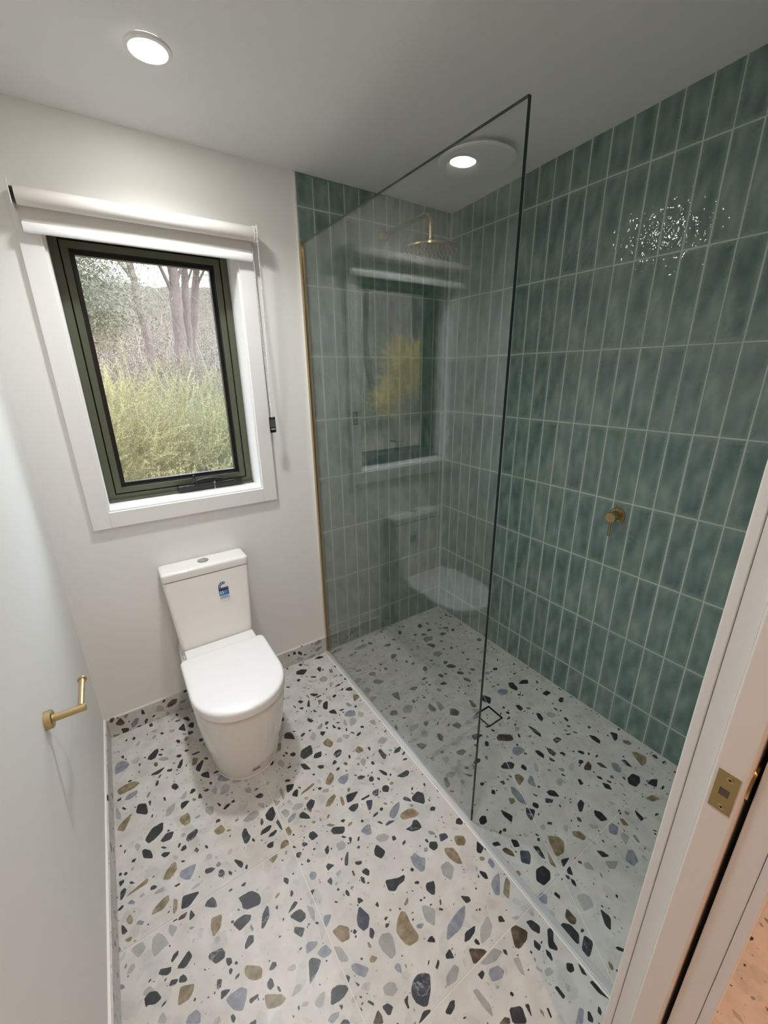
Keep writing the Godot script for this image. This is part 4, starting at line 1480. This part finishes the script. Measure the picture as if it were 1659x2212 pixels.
# ---------------------------------------------------------------- shower
func build_shower() -> void:
	var s := thing("shower_screen", "frameless clear glass shower screen with brass wall channel", "shower screen", Vector3(SCREEN_X, 0, 0))
	var h := 2.1199
	var z0 := 0.0125
	var z1 := 1.2085
	put("glass_panel", MB.new().box(Vector3(-0.0048, 0.0108, z0), Vector3(0.0048, h, z1)).mesh(), M.glass, s)
	var e := MB.new()
	e.box(Vector3(-0.0046, 0.0122, z1 - 0.0002), Vector3(0.0046, h, z1 + 0.0006))
	e.box(Vector3(-0.0046, h - 0.0002, z0), Vector3(0.0046, h + 0.0006, z1 + 0.0006))
	var ed := put("polished_edge", e.mesh(), M.glass_edge, s)
	ed.set_meta("label", "dark green polished glass edge")
	var ch := MB.new()
	ch.rbox(Vector3(-0.0085, 0.012, 0.0085), Vector3(-0.0050, h, 0.026), 0.0008, 2)
	ch.rbox(Vector3(0.0050, 0.012, 0.0085), Vector3(0.0085, h, 0.026), 0.0008, 2)
	ch.box(Vector3(-0.0052, 0.012, 0.0085), Vector3(0.0052, h, 0.0122))
	put("wall_channel", ch.mesh(), M.brass, s)
	# rain head
	var r := thing("rain_shower", "round brass rain shower on a bent wall arm", "shower", Vector3(1.553, 2.215, 0.0085))
	put("flange", MB.new().lathe([Vector2(0.0, 0.008), Vector2(0.02, 0.008), Vector2(0.026, 0.005), Vector2(0.027, 0.0)], Vector3.ZERO, Vector3.BACK, 32).mesh(), M.brass, r)
	var path := [Vector3(0, 0, 0.004), Vector3(0, 0, 0.15), Vector3(0, 0, 0.315)]
	for k in range(1, 9):
		var a := PI / 2 * k / 8.0
		path.append(Vector3(0, -0.045 * (1.0 - cos(a)), 0.315 + 0.045 * sin(a)))
	path.append(Vector3(0, -0.112, 0.36))
	put("arm", MB.new().tube(path, [0.0095], 18).mesh(), M.brass, r)
	put("swivel_collar", MB.new().lathe([Vector2(0.0, -0.096), Vector2(0.0115, -0.096), Vector2(0.0125, -0.1), Vector2(0.0125, -0.122), Vector2(0.018, -0.128)].map(func(q: Vector2) -> Vector2: return Vector2(q.x, q.y)), Vector3(0, 0, 0.36), Vector3.UP, 24).mesh(), M.brass, r)
	var hd := put("head", MB.new().lathe([Vector2(0.0, -0.143), Vector2(0.122, -0.143), Vector2(0.126, -0.1405), Vector2(0.126, -0.134), Vector2(0.122, -0.131), Vector2(0.02, -0.126), Vector2(0.0, -0.126)].map(func(q: Vector2) -> Vector2: return q), Vector3(0, 0, 0.36), Vector3.UP, 56).mesh(), M.brass, r)
	var nz := MB.new()
	for ring in 7:
		var cnt := 1 if ring == 0 else 6 * ring + (4 if ring > 4 else 0)
		for k in cnt:
			var a := TAU * k / cnt + ring * 0.2
			var p := Vector3(cos(a), 0, sin(a)) * (0.0185 * ring)
			nz.tube([Vector3(p.x, -0.1425, 0.36 + p.z), Vector3(p.x, -0.149, 0.36 + p.z)], [0.0026, 0.0016], 6)
	var nzo := put("nozzles", nz.mesh(), mat(rgb(176, 172, 160), 0.5), hd)
	nzo.set_meta("kind", "stuff")
	# mixer
	var m := thing("shower_mixer", "brass shower mixer tap with a pin lever on the green tiles", "tap", Vector3(1.992, 1.006, 1.113))
	put("cover_plate", MB.new().lathe([Vector2(0.0, 0.009), Vector2(0.0285, 0.009), Vector2(0.031, 0.0065), Vector2(0.031, 0.0)], Vector3(-0.0005, 0, 0), Vector3.LEFT, 40).mesh(), M.brass, m)
	put("body", MB.new().lathe([Vector2(0.0, 0.062), Vector2(0.0205, 0.062), Vector2(0.022, 0.0605), Vector2(0.022, 0.008)], Vector3(-0.0005, 0, 0), Vector3.LEFT, 36).mesh(), M.brass, m)
	put("lever", MB.new().tube([Vector3(-0.051, -0.018, 0), Vector3(-0.051, -0.084, 0), Vector3(-0.051, -0.085, 0)], [0.0046, 0.0046, 0.0038], 14).mesh(), M.brass, m)

# ---------------------------------------------------------------- fittings
func ceiling_lamp(label: String, x: float, z: float, energy: float) -> void:
	var y := ceil_y(x, z)
	var l := thing("ceiling_downlight", label, "light", Vector3(x, y, z), "bathroom downlights")
	put("trim_ring", MB.new().lathe([Vector2(0.0455, -0.0022), Vector2(0.048, -0.0045), Vector2(0.058, -0.003), Vector2(0.0605, 0.0025)], Vector3.ZERO, Vector3.UP, 48).mesh(), M.trim, l)
	put("lens", MB.new().lathe([Vector2(0.0, -0.0024), Vector2(0.046, -0.0024)], Vector3.ZERO, Vector3.UP, 48).mesh(), M.lens, l)
	var s := SpotLight3D.new()
	s.name = "downlight_lamp"
	s.position = Vector3(0, -0.012, 0)
	s.rotation_degrees.x = -90
	s.spot_angle = LAMP_ANGLE
	s.spot_angle_attenuation = 1.0
	s.spot_range = 8
	s.spot_attenuation = 2
	s.light_energy = energy
	s.light_color = Color(0.975, 0.99, 1.0)
	s.light_size = 0.06
	s.shadow_enabled = true
	l.add_child(s)

func build_fittings() -> void:
	var h := thing("toilet_roll_holder", "empty brass toilet roll holder on the left wall", "holder", Vector3(0.0, 0.768, 0.787))
	put("rosette", MB.new().lathe([Vector2(0.0, 0.017), Vector2(0.021, 0.017), Vector2(0.0235, 0.0145), Vector2(0.0235, 0.0005)], Vector3.ZERO, Vector3.RIGHT, 40).mesh(), M.brushed, h)
	put("arm", MB.new().lathe([Vector2(0.0095, 0.015), Vector2(0.0095, 0.084), Vector2(0.0085, 0.0855), Vector2(0.0, 0.0855)], Vector3.ZERO, Vector3.RIGHT, 24).mesh(), M.brushed, h)
	put("bar", MB.new().tube([Vector3(0.074, 0.002, -0.006), Vector3(0.074, 0.005, -0.118)], [0.0075], 20).mesh(), M.brushed, h)
	put("end_cap", MB.new().lathe([Vector2(0.0, 0.0), Vector2(0.0085, 0.0), Vector2(0.0115, 0.002), Vector2(0.0115, 0.005), Vector2(0.0, 0.0065)], Vector3(0.074, 0.005, -0.117), Vector3.FORWARD, 24).mesh(), M.brushed, h)
	ceiling_lamp("lit round recessed downlight in the ceiling in front of the window", 0.545, 0.4, LAMP_ENERGY)
	ceiling_lamp("unseen round recessed downlight in the ceiling just inside the doorway", 0.545, 1.45, 0.55 * LAMP_ENERGY)  # out of view, placed to brighten the near floor, left wall and toilet front
	# exhaust fan with a floating round cover
	var fy := ceil_y(1.70, 0.465)
	var f := thing("exhaust_fan", "round white exhaust fan cover on the shower ceiling", "exhaust fan", Vector3(1.70, fy, 0.465))
	put("neck", MB.new().lathe([Vector2(0.118, 0.006), Vector2(0.118, -0.016)], Vector3.ZERO, Vector3.UP, 48).mesh(), M.trim, f)
	put("cover", MB.new().lathe([Vector2(0.0, -0.025), Vector2(0.145, -0.0225), Vector2(0.153, -0.0195), Vector2(0.155, -0.016), Vector2(0.15, -0.0135), Vector2(0.0, -0.0135)], Vector3.ZERO, Vector3.UP, 64).mesh(), M.trim, f)
	# sliding door, almost wholly inside its cavity
	var d := thing("sliding_door", "white sliding door edge sticking out of its wall cavity", "door", Vector3(0.9065, 0.008, 1.841))
	put("panel", MB.new().rbox(Vector3(0, 0, -0.0195), Vector3(0.84, 2.035, 0.0195), 0.004, 3).mesh(), M.door, d)
	var pl := MB.new()
	var yc := 1.010 - 0.008
	for q in [[-0.0345, -0.0065, -0.0128, 0.0128], [0.0065, 0.0345, -0.0128, 0.0128], [-0.0065, 0.0065, -0.0128, -0.0058], [-0.0065, 0.0065, 0.0058, 0.0128]]:
		pl.box(Vector3(-0.0012, yc + q[0], q[2]), Vector3(0.0005, yc + q[1], q[3]))
	var lp := put("latch_plate", pl.mesh(), M.brass, d)
	lp.set_meta("label", "brass latch plate with two screws")
	put("bolt", MB.new().box(Vector3(-0.0004, yc - 0.0065, -0.0058), Vector3(0.0004, yc + 0.0065, 0.0058)).mesh(), mat(rgb(112, 98, 92), 0.35, 0.7), lp)
	for sy in [-1.0, 1.0]:
		var sc := MB.new()
		sc.lathe([Vector2(0.0, 0.0016), Vector2(0.0032, 0.0019), Vector2(0.0042, 0.0014), Vector2(0.0042, 0.0)], Vector3(-0.0002, yc + sy * 0.0255, 0.002), Vector3.LEFT, 20)
		var so := put("screw", sc.mesh(), M.brushed, lp)
		var cross := MB.new()
		cross.box(Vector3(-0.0023, yc + sy * 0.0255 - 0.0021, 0.0015), Vector3(-0.0017, yc + sy * 0.0255 + 0.0021, 0.0025))
		cross.box(Vector3(-0.0023, yc + sy * 0.0255 - 0.0005, -0.0001), Vector3(-0.0017, yc + sy * 0.0255 + 0.0005, 0.0041))
		put("cross_slot", cross.mesh(), M.dark_metal, so)
	put("flush_pull", MB.new().lathe([Vector2(0.0, 0.0012), Vector2(0.026, 0.0012), Vector2(0.028, 0.004), Vector2(0.034, 0.0035), Vector2(0.0355, 0.0)], Vector3(0.0405, yc + 0.018, 0.0193), Vector3.BACK, 40).mesh(), M.brass, d)

# ---------------------------------------------------------------- outside
func ground_y(x: float, z: float) -> float:
	var d := maxf(0.0, -z - 3.0)
	return -0.75 + 0.14 * d + 0.0014 * d * d + 0.16 * maxf(0.0, -x - 3.5) * minf(1.0, d / 5.0) + 0.25 * sin(x * 0.5 + 1.0) * minf(1.0, d / 6.0) + 0.15 * sin(x * 1.3 + z * 0.7) * minf(1.0, d / 4.0)

func leaf_cluster(count: int, spread: float, length: float, width: float, droop: float) -> ArrayMesh:
	var b := MB.new()
	for i in count:
		var p := Vector3(rng.randfn(), rng.randfn(), rng.randfn()) * spread * 0.5
		var dir := Vector3(rng.randfn(), rng.randfn() - droop, rng.randfn()).normalized()
		var side := dir.cross(Vector3(rng.randfn(), rng.randfn(), rng.randfn())).normalized()
		var nn := side.cross(dir).normalized()
		var mid := p + dir * length * 0.45 + nn * width * 0.3
		b.tri(p, mid + side * width, p + dir * length, nn, nn, nn)
		b.tri(p, mid - side * width, p + dir * length, nn, nn, nn)
	return b.mesh()

func sprig_mesh() -> ArrayMesh:
	var b := MB.new()
	var pts := []
	for k in 5:
		var u := k / 4.0
		pts.append(Vector3(0.02 * u * u, 0.26 * u, -0.03 * u * u))
	b.tube(pts, [0.0022, 0.0018, 0.0014, 0.001, 0.0006], 3, false)
	for k in 34:
		var u := 0.12 + 0.88 * k / 33.0
		var p := Vector3(0.02 * u * u, 0.26 * u, -0.03 * u * u)
		var a := k * 2.4
		var dir := (Vector3(cos(a), 0.9, sin(a))).normalized()
		var side := dir.cross(Vector3(sin(a), 0.3, cos(a))).normalized() * 0.0022
		var l := 0.034 * (1.0 - 0.35 * u)
		var nn := side.cross(dir).normalized()
		b.tri(p - side, p + side, p + dir * l, nn, nn, nn)
	return b.mesh()

func scatter(mesh: Mesh, m: Material, where: Array, called: String, parent: Node3D) -> void:
	var mm := MultiMesh.new()
	mm.transform_format = MultiMesh.TRANSFORM_3D
	mm.use_colors = true
	mm.mesh = mesh
	mm.instance_count = where.size()
	for i in where.size():
		mm.set_instance_transform(i, where[i][0])
		mm.set_instance_color(i, where[i][1])
	var o := MultiMeshInstance3D.new()
	o.name = called
	o.multimesh = mm
	o.material_override = m
	o.set_meta("kind", "stuff")
	parent.add_child(o, true)

func leafy(rough := 0.6) -> StandardMaterial3D:
	var m := mat(Color.WHITE, rough)
	m.vertex_color_use_as_albedo = true
	m.backlight_enabled = true
	m.backlight = Color(0.35, 0.35, 0.3)
	return m

func tree(label: String, at: Vector3, path: Array, r0: float, crown: Array, bark: Material, sd: int, group := "gum trees on the slope") -> void:
	rng.seed = sd
	var t := thing("gum_tree", label, "tree", at, group)
	var pts := []
	var rad := []
	var curve := Curve3D.new()
	for p in path:
		curve.add_point(p)
	var n := 22
	var total: float = path[-1].y
	for i in n + 1:
		var p: Vector3 = curve.sample_baked(curve.get_baked_length() * i / n)
		pts.append(p + Vector3(rng.randf_range(-1, 1), 0, rng.randf_range(-1, 1)) * r0 * 0.22)
		rad.append(r0 * (1.15 - 0.62 * i / n) * rng.randf_range(0.9, 1.1))
	put("trunk", MB.new().tube(pts, rad, 10).mesh(), bark, t)
	var spots := []
	for c in crown:
		var ctr: Vector3 = c[0]
		var near: Vector3 = pts[clampi(int((ctr.y - 0.8) / total * n), 3, n - 1)]
		var mid := near.lerp(ctr, 0.5) + Vector3(0, 0.25, 0)
		put("branch", MB.new().tube([near, mid, ctr, ctr + (ctr - mid) * 0.4], [r0 * 0.34, r0 * 0.24, r0 * 0.13, r0 * 0.05], 6).mesh(), bark, t)
		for k in int(c[2]):
			var d: Vector3 = Vector3(rng.randfn(), rng.randfn() * 0.7, rng.randfn()) * c[1] * 0.5
			var b := Basis.from_euler(Vector3(rng.randf() * TAU, rng.randf() * TAU, rng.randf() * TAU)).scaled(Vector3.ONE * rng.randf_range(0.7, 1.3))
			var g := rng.randf_range(0.75, 1.25)
			spots.append([Transform3D(b, ctr + d), Color(0.125 * g, 0.135 * g, 0.08 * g).lerp(Color(0.17, 0.155, 0.115), rng.randf() * 0.5)])
	if spots.size():
		scatter(M.gum_cluster, M.leaf, spots, "foliage", t)

func bush(label: String, at: Vector3, size: Vector3, count: int, tone: Color, sd: int, called := "tea_tree_bush", group := "tea tree bushes outside the window", lift := 0.0, lobes := [[Vector3.ZERO, 1.0]]) -> void:
	rng.seed = sd
	var t := thing(called, label, "bush", at, group)
	var stems := MB.new()
	for k in 16:
		var d := Vector3(rng.randfn() * 0.45, 1.0, rng.randfn() * 0.45)
		var p0 := Vector3(rng.randfn() * 0.07, 0, rng.randfn() * 0.07)
		var tip := Vector3(d.x * size.x, size.y * rng.randf_range(1.1, 1.7) + lift, d.z * size.z)
		stems.tube([p0, p0.lerp(tip, 0.45) + Vector3(0, 0.1, 0), tip], [0.016, 0.009, 0.003], 5)
	put("stems", stems.mesh(), M.twig, t)
	var spots := []
	var lump := noise(1.6, sd, 2)
	for k in count:
		var d := Vector3(rng.randfn(), rng.randfn(), rng.randfn()).normalized()
		var rad := pow(rng.randf(), 0.36) * (1.0 + 0.55 * lump.get_noise_3dv(d * 1.3))
		var lobe: Array = lobes[k % lobes.size()]
		var p: Vector3 = Vector3(0, size.y + lift, 0) + lobe[0] + d * size * rad * lobe[1]
		if p.y < 0.05:
			continue
		var out := (d + Vector3(rng.randfn(), rng.randfn() + 0.9, rng.randfn()) * 0.5).normalized()
		var side := out.cross(Vector3(rng.randfn(), rng.randfn(), rng.randfn())).normalized()
		var b := Basis(side, out, side.cross(out)).scaled(Vector3.ONE * rng.randf_range(0.7, 1.35))
		var g := rng.randf_range(0.72, 1.2) * (1.0 + 0.25 * lump.get_noise_3dv(p * 2.0))
		spots.append([Transform3D(b, p), Color(tone.r * g, tone.g * g, tone.b * g).lerp(Color(0.25, 0.22, 0.12), rng.randf() * 0.3)])
	scatter(M.sprig, M.leaf, spots, "foliage", t)

func build_outside() -> void:
	rng.seed = 90
	M.leaf = leafy()
	M.gum_cluster = leaf_cluster(46, 0.4, 0.085, 0.008, 0.9)
	M.sprig = sprig_mesh()
	M.twig = mat(rgb(124, 106, 84), 0.85)
	var bark := mat(rgb(140, 128, 124), 0.9)
	bark.albedo_texture = noise_tex(0.04, 31, Color(0.62, 0.58, 0.56), Color(1, 1, 1), 256, 4)
	bark.uv1_triplanar = true
	bark.uv1_scale = Vector3(4, 0.7, 4)
	var dark_bark: StandardMaterial3D = bark.duplicate()
	dark_bark.albedo_color = rgb(98, 88, 85)
	# hillside
	var g := setting("ground", "scrubby hillside outside the window", "ground")
	var b := MB.new()
	var nx := 44
	var nz := 36
	var pt := func(i: int, j: int) -> Vector3:
		var x := -46.0 + 92.0 * i / nx
		var z := -0.21 - 62.0 * pow(float(j) / nz, 1.5)
		return Vector3(x, ground_y(x, z), z)
	for i in nx:
		for j in nz:
			var q := [pt.call(i, j), pt.call(i + 1, j), pt.call(i + 1, j + 1), pt.call(i, j + 1)]
			var nn: Vector3 = (q[2] - q[0]).cross(q[1] - q[0]).normalized()
			nn = nn if nn.y > 0 else -nn
			b.quad(q[0], q[1], q[2], q[3], nn)
	var soil := mat(rgb(122, 110, 96), 0.95)
	soil.albedo_texture = noise_tex(0.05, 33, Color(0.6, 0.6, 0.52), Color(1, 0.97, 0.9), 512, 5)
	soil.uv1_triplanar = true
	soil.uv1_scale = Vector3(0.35, 0.35, 0.35)
	put("soil", b.mesh(), soil, g)
	# low scrub over the slope
	var spots := []
	for k in 16000:
		var z := -8.0 - 46.0 * pow(rng.randf(), 1.3)
		var x := rng.randf_range(-1.0, 0.55) * (-z) * 1.0
		var s := rng.randf_range(0.8, 1.5)
		var y := ground_y(x, z) + rng.randf() * (0.7 + 0.02 * -z)
		var tone := Color(0.12, 0.12, 0.075).lerp(Color(0.2, 0.165, 0.15), rng.randf()) * rng.randf_range(0.7, 1.3)
		spots.append([Transform3D(Basis.from_euler(Vector3(rng.randf() * TAU, rng.randf() * TAU, 0)).scaled(Vector3.ONE * s), Vector3(x, y, z)), tone])
	for k in 3600:
		var z := -40.0 - 22.0 * rng.randf()
		var x := rng.randf_range(-0.9, 0.5) * (-z)
		var tone := Color(0.12, 0.125, 0.08).lerp(Color(0.19, 0.165, 0.15), rng.randf()) * rng.randf_range(0.8, 1.3)
		spots.append([Transform3D(Basis.from_euler(Vector3(rng.randf() * TAU, rng.randf() * TAU, 0)).scaled(Vector3.ONE * rng.randf_range(1.4, 2.8)), Vector3(x, ground_y(x, z) + 2.6 * pow(rng.randf(), 2.0), z)), tone])
	var sc := thing("hillside_scrub", "grey green scrub covering the far hillside", "scrub")
	scatter(M.gum_cluster, M.leaf, spots, "foliage", sc)
	sc.set_meta("kind", "stuff")
	# dead twigs standing in the scrub
	var tw := MB.new()
	for k in 150:
		var z := -8.5 - 13.0 * rng.randf()
		var x := rng.randf_range(-1.1, 0.5) * (-z)
		var p := Vector3(x, ground_y(x, z), z)
		var h := rng.randf_range(1.2, 4.0)
		var lean := Vector3(rng.randfn() * 0.35, 1, rng.randfn() * 0.3) * h
		var kink := Vector3(rng.randfn(), 0, rng.randfn()) * 0.2
		var r := rng.randf_range(0.006, 0.02)
		tw.tube([p, p + lean * 0.5 + kink, p + lean], [r, r * 0.7, r * 0.3], 5, false)
		for j in 3:
			var q := p + lean * rng.randf_range(0.35, 0.8) + kink * 0.6
			tw.tube([q, q + Vector3(rng.randfn() * 0.5, rng.randf_range(0.2, 0.7), rng.randfn() * 0.4)], [r * 0.5, r * 0.15], 4, false)
	var tws := put("dead_twigs", tw.mesh(), mat(rgb(150, 138, 132), 0.9), g)
	tws.set_meta("kind", "stuff")
	# trees seen straight through the window
	var gy := func(x: float, z: float) -> Vector3: return Vector3(x, ground_y(x, z), z)
	tree("slim leaning grey gum tree left of the thick double trunk", gy.call(1.38, -10.0), [Vector3(0, 0, 0), Vector3(0.05, 1.6, 0), Vector3(-0.02, 3.0, 0), Vector3(-0.12, 5.0, 0)], 0.1, [[Vector3(-1.0, 3.9, 0.2), 0.9, 46], [Vector3(-1.5, 3.3, 0), 0.8, 44], [Vector3(0.4, 4.9, 0), 0.9, 30]], bark, 101)
	tree("thick grey-mauve gum trunk standing in the middle of the window", gy.call(2.22, -10.6), [Vector3(0, 0, 0), Vector3(0.0, 1.5, 0), Vector3(0.06, 3.0, 0), Vector3(0.12, 5.4, 0)], 0.155, [[Vector3(-0.5, 3.7, 0.2), 0.55, 60], [Vector3(0.8, 3.9, 0), 0.7, 70]], bark, 102)
	tree("second stem close beside the thick gum trunk", gy.call(2.42, -10.9), [Vector3(0, 0, 0), Vector3(0.06, 1.5, 0), Vector3(0.2, 3.2, 0), Vector3(0.5, 5.4, 0)], 0.11, [[Vector3(0.9, 3.9, 0), 0.6, 30]], bark, 103)
	tree("forked gum tree right of the thick double trunk", gy.call(2.5, -11.4), [Vector3(0, 0, 0), Vector3(0.18, 1.6, 0), Vector3(0.5, 3.2, 0), Vector3(0.75, 5.4, 0)], 0.12, [[Vector3(1.3, 3.9, 0.1), 0.6, 36], [Vector3(0.2, 4.6, 0), 0.6, 26]], bark, 104)
	tree("dark gum trunk leaning in from the right edge of the window", gy.call(2.45, -8.6), [Vector3(0, 0, 0), Vector3(0.2, 0.7, 0), Vector3(0.7, 1.8, 0), Vector3(1.4, 3.6, 0)], 0.11, [[Vector3(1.6, 3.5, 0), 0.7, 30]], dark_bark, 105)
	tree("gum tree with leafy crown at the top left of the window", gy.call(-0.3, -8.2), [Vector3(0, 0, 0), Vector3(0.05, 1.6, 0), Vector3(0.15, 3.0, 0), Vector3(0.1, 5.0, 0)], 0.07, [[Vector3(0.55, 3.1, 0.2), 0.9, 170], [Vector3(0.75, 2.3, 0), 0.55, 80], [Vector3(0.3, 3.9, 0), 0.9, 110]], bark, 106)
	# trees off to the left, seen mirrored in the shower screen
	tree("gum tree out to the left, mirrored in the shower glass", gy.call(-4.3, -7.0), [Vector3(0, 0, 0), Vector3(0.1, 2.2, 0), Vector3(0.0, 4.0, 0), Vector3(0.3, 6.0, 0)], 0.13, [[Vector3(0.8, 4.6, 0), 1.0, 40]], bark, 107)
	tree("tall gum tree far left, second one mirrored in the shower glass", gy.call(-6.1, -8.5), [Vector3(0, 0, 0), Vector3(-0.1, 2.2, 0), Vector3(0.1, 4.0, 0), Vector3(0.2, 6.5, 0)], 0.16, [[Vector3(-0.9, 4.6, 0), 1.0, 40]], dark_bark, 108)
	tree("bent gum tree far left, third one mirrored in the shower glass", gy.call(-4.9, -8.6), [Vector3(0, 0, 0), Vector3(0.5, 2.0, 0), Vector3(0.4, 4.0, 0), Vector3(0.9, 6.0, 0)], 0.1, [[Vector3(0.2, 4.9, 0), 1.0, 40]], dark_bark, 109)
	# bushes under the window
	bush("tall yellow-green tea tree bush at the left of the window view", gy.call(0.0, -3.3), Vector3(0.95, 1.12, 0.8), 5200, Color(0.300, 0.285, 0.130), 201)
	bush("broad yellow-green tea tree bush in the middle of the window view", gy.call(1.0, -3.6), Vector3(0.9, 0.98, 0.8), 4800, Color(0.285, 0.285, 0.140), 202)
	bush("low grey-green tea tree bush at the right of the window view", gy.call(1.95, -3.9), Vector3(0.9, 0.92, 0.8), 4200, Color(0.250, 0.265, 0.150), 203)
	bush("tea tree bush close under the window sill", gy.call(0.75, -2.3), Vector3(0.8, 0.62, 0.55), 3600, Color(0.320, 0.295, 0.150), 204)
	bush("pale scrubby bush behind the yellow-green ones", gy.call(1.5, -5.6), Vector3(1.3, 1.0, 0.8), 3600, Color(0.186, 0.180, 0.124), 205)
	bush("golden wattle in flower to the left, mirrored in the shower glass", gy.call(-2.5, -4.2), Vector3(0.44, 0.42, 0.36), 760, Color(0.62, 0.46, 0.07), 206, "golden_wattle", "", 1.8, [[Vector3(0.05, 0.22, 0), 0.4], [Vector3(-0.28, 0.18, 0), 0.42], [Vector3(-0.16, -0.04, 0), 0.45], [Vector3(0.14, -0.08, 0), 0.36], [Vector3(0.02, -0.3, 0), 0.36], [Vector3(0.3, -0.42, 0), 0.22], [Vector3(-0.34, -0.14, 0.1), 0.3], [Vector3(0.42, -0.62, 0), 0.16]])

# ---------------------------------------------------------------- scene
const LAMP_ENERGY := 1.4
const LAMP_ANGLE := 70.0
const SKY_ENERGY := 8.5

func _ready() -> void:
	var cam := Camera3D.new()
	cam.name = "camera"
	cam.position = Vector3(0.2714, 1.5829, 1.9297)
	cam.rotation = Vector3(-0.3269, -0.5823, -0.0123)
	cam.fov = rad_to_deg(2.0 * atan(1106.0 / 883.44))
	cam.near = 0.02
	cam.far = 400.0
	add_child(cam)
	cam.current = true
	var env := Environment.new()
	env.tonemap_mode = Environment.TONE_MAPPER_LINEAR
	env.tonemap_exposure = 1.0
	env.sdfgi_enabled = true
	env.ssao_enabled = true
	env.ssil_enabled = true
	var sky := Sky.new()
	var ps := ProceduralSkyMaterial.new()
	ps.sky_top_color = Color(0.86, 0.9, 0.95)
	ps.sky_horizon_color = Color(0.96, 0.965, 0.97)
	ps.ground_horizon_color = Color(0.6, 0.58, 0.55)
	ps.ground_bottom_color = Color(0.4, 0.38, 0.35)
	sky.sky_material = ps
	env.background_mode = Environment.BG_SKY
	env.sky = sky
	env.background_energy_multiplier = SKY_ENERGY
	var we := WorldEnvironment.new()
	we.name = "world_environment"
	we.environment = env
	add_child(we)
	make_materials()
	build_shell()
	build_floor()
	build_hall()
	build_window()
	build_outside()
	build_shower()
	build_toilet()
	build_blind()
	build_fittings()
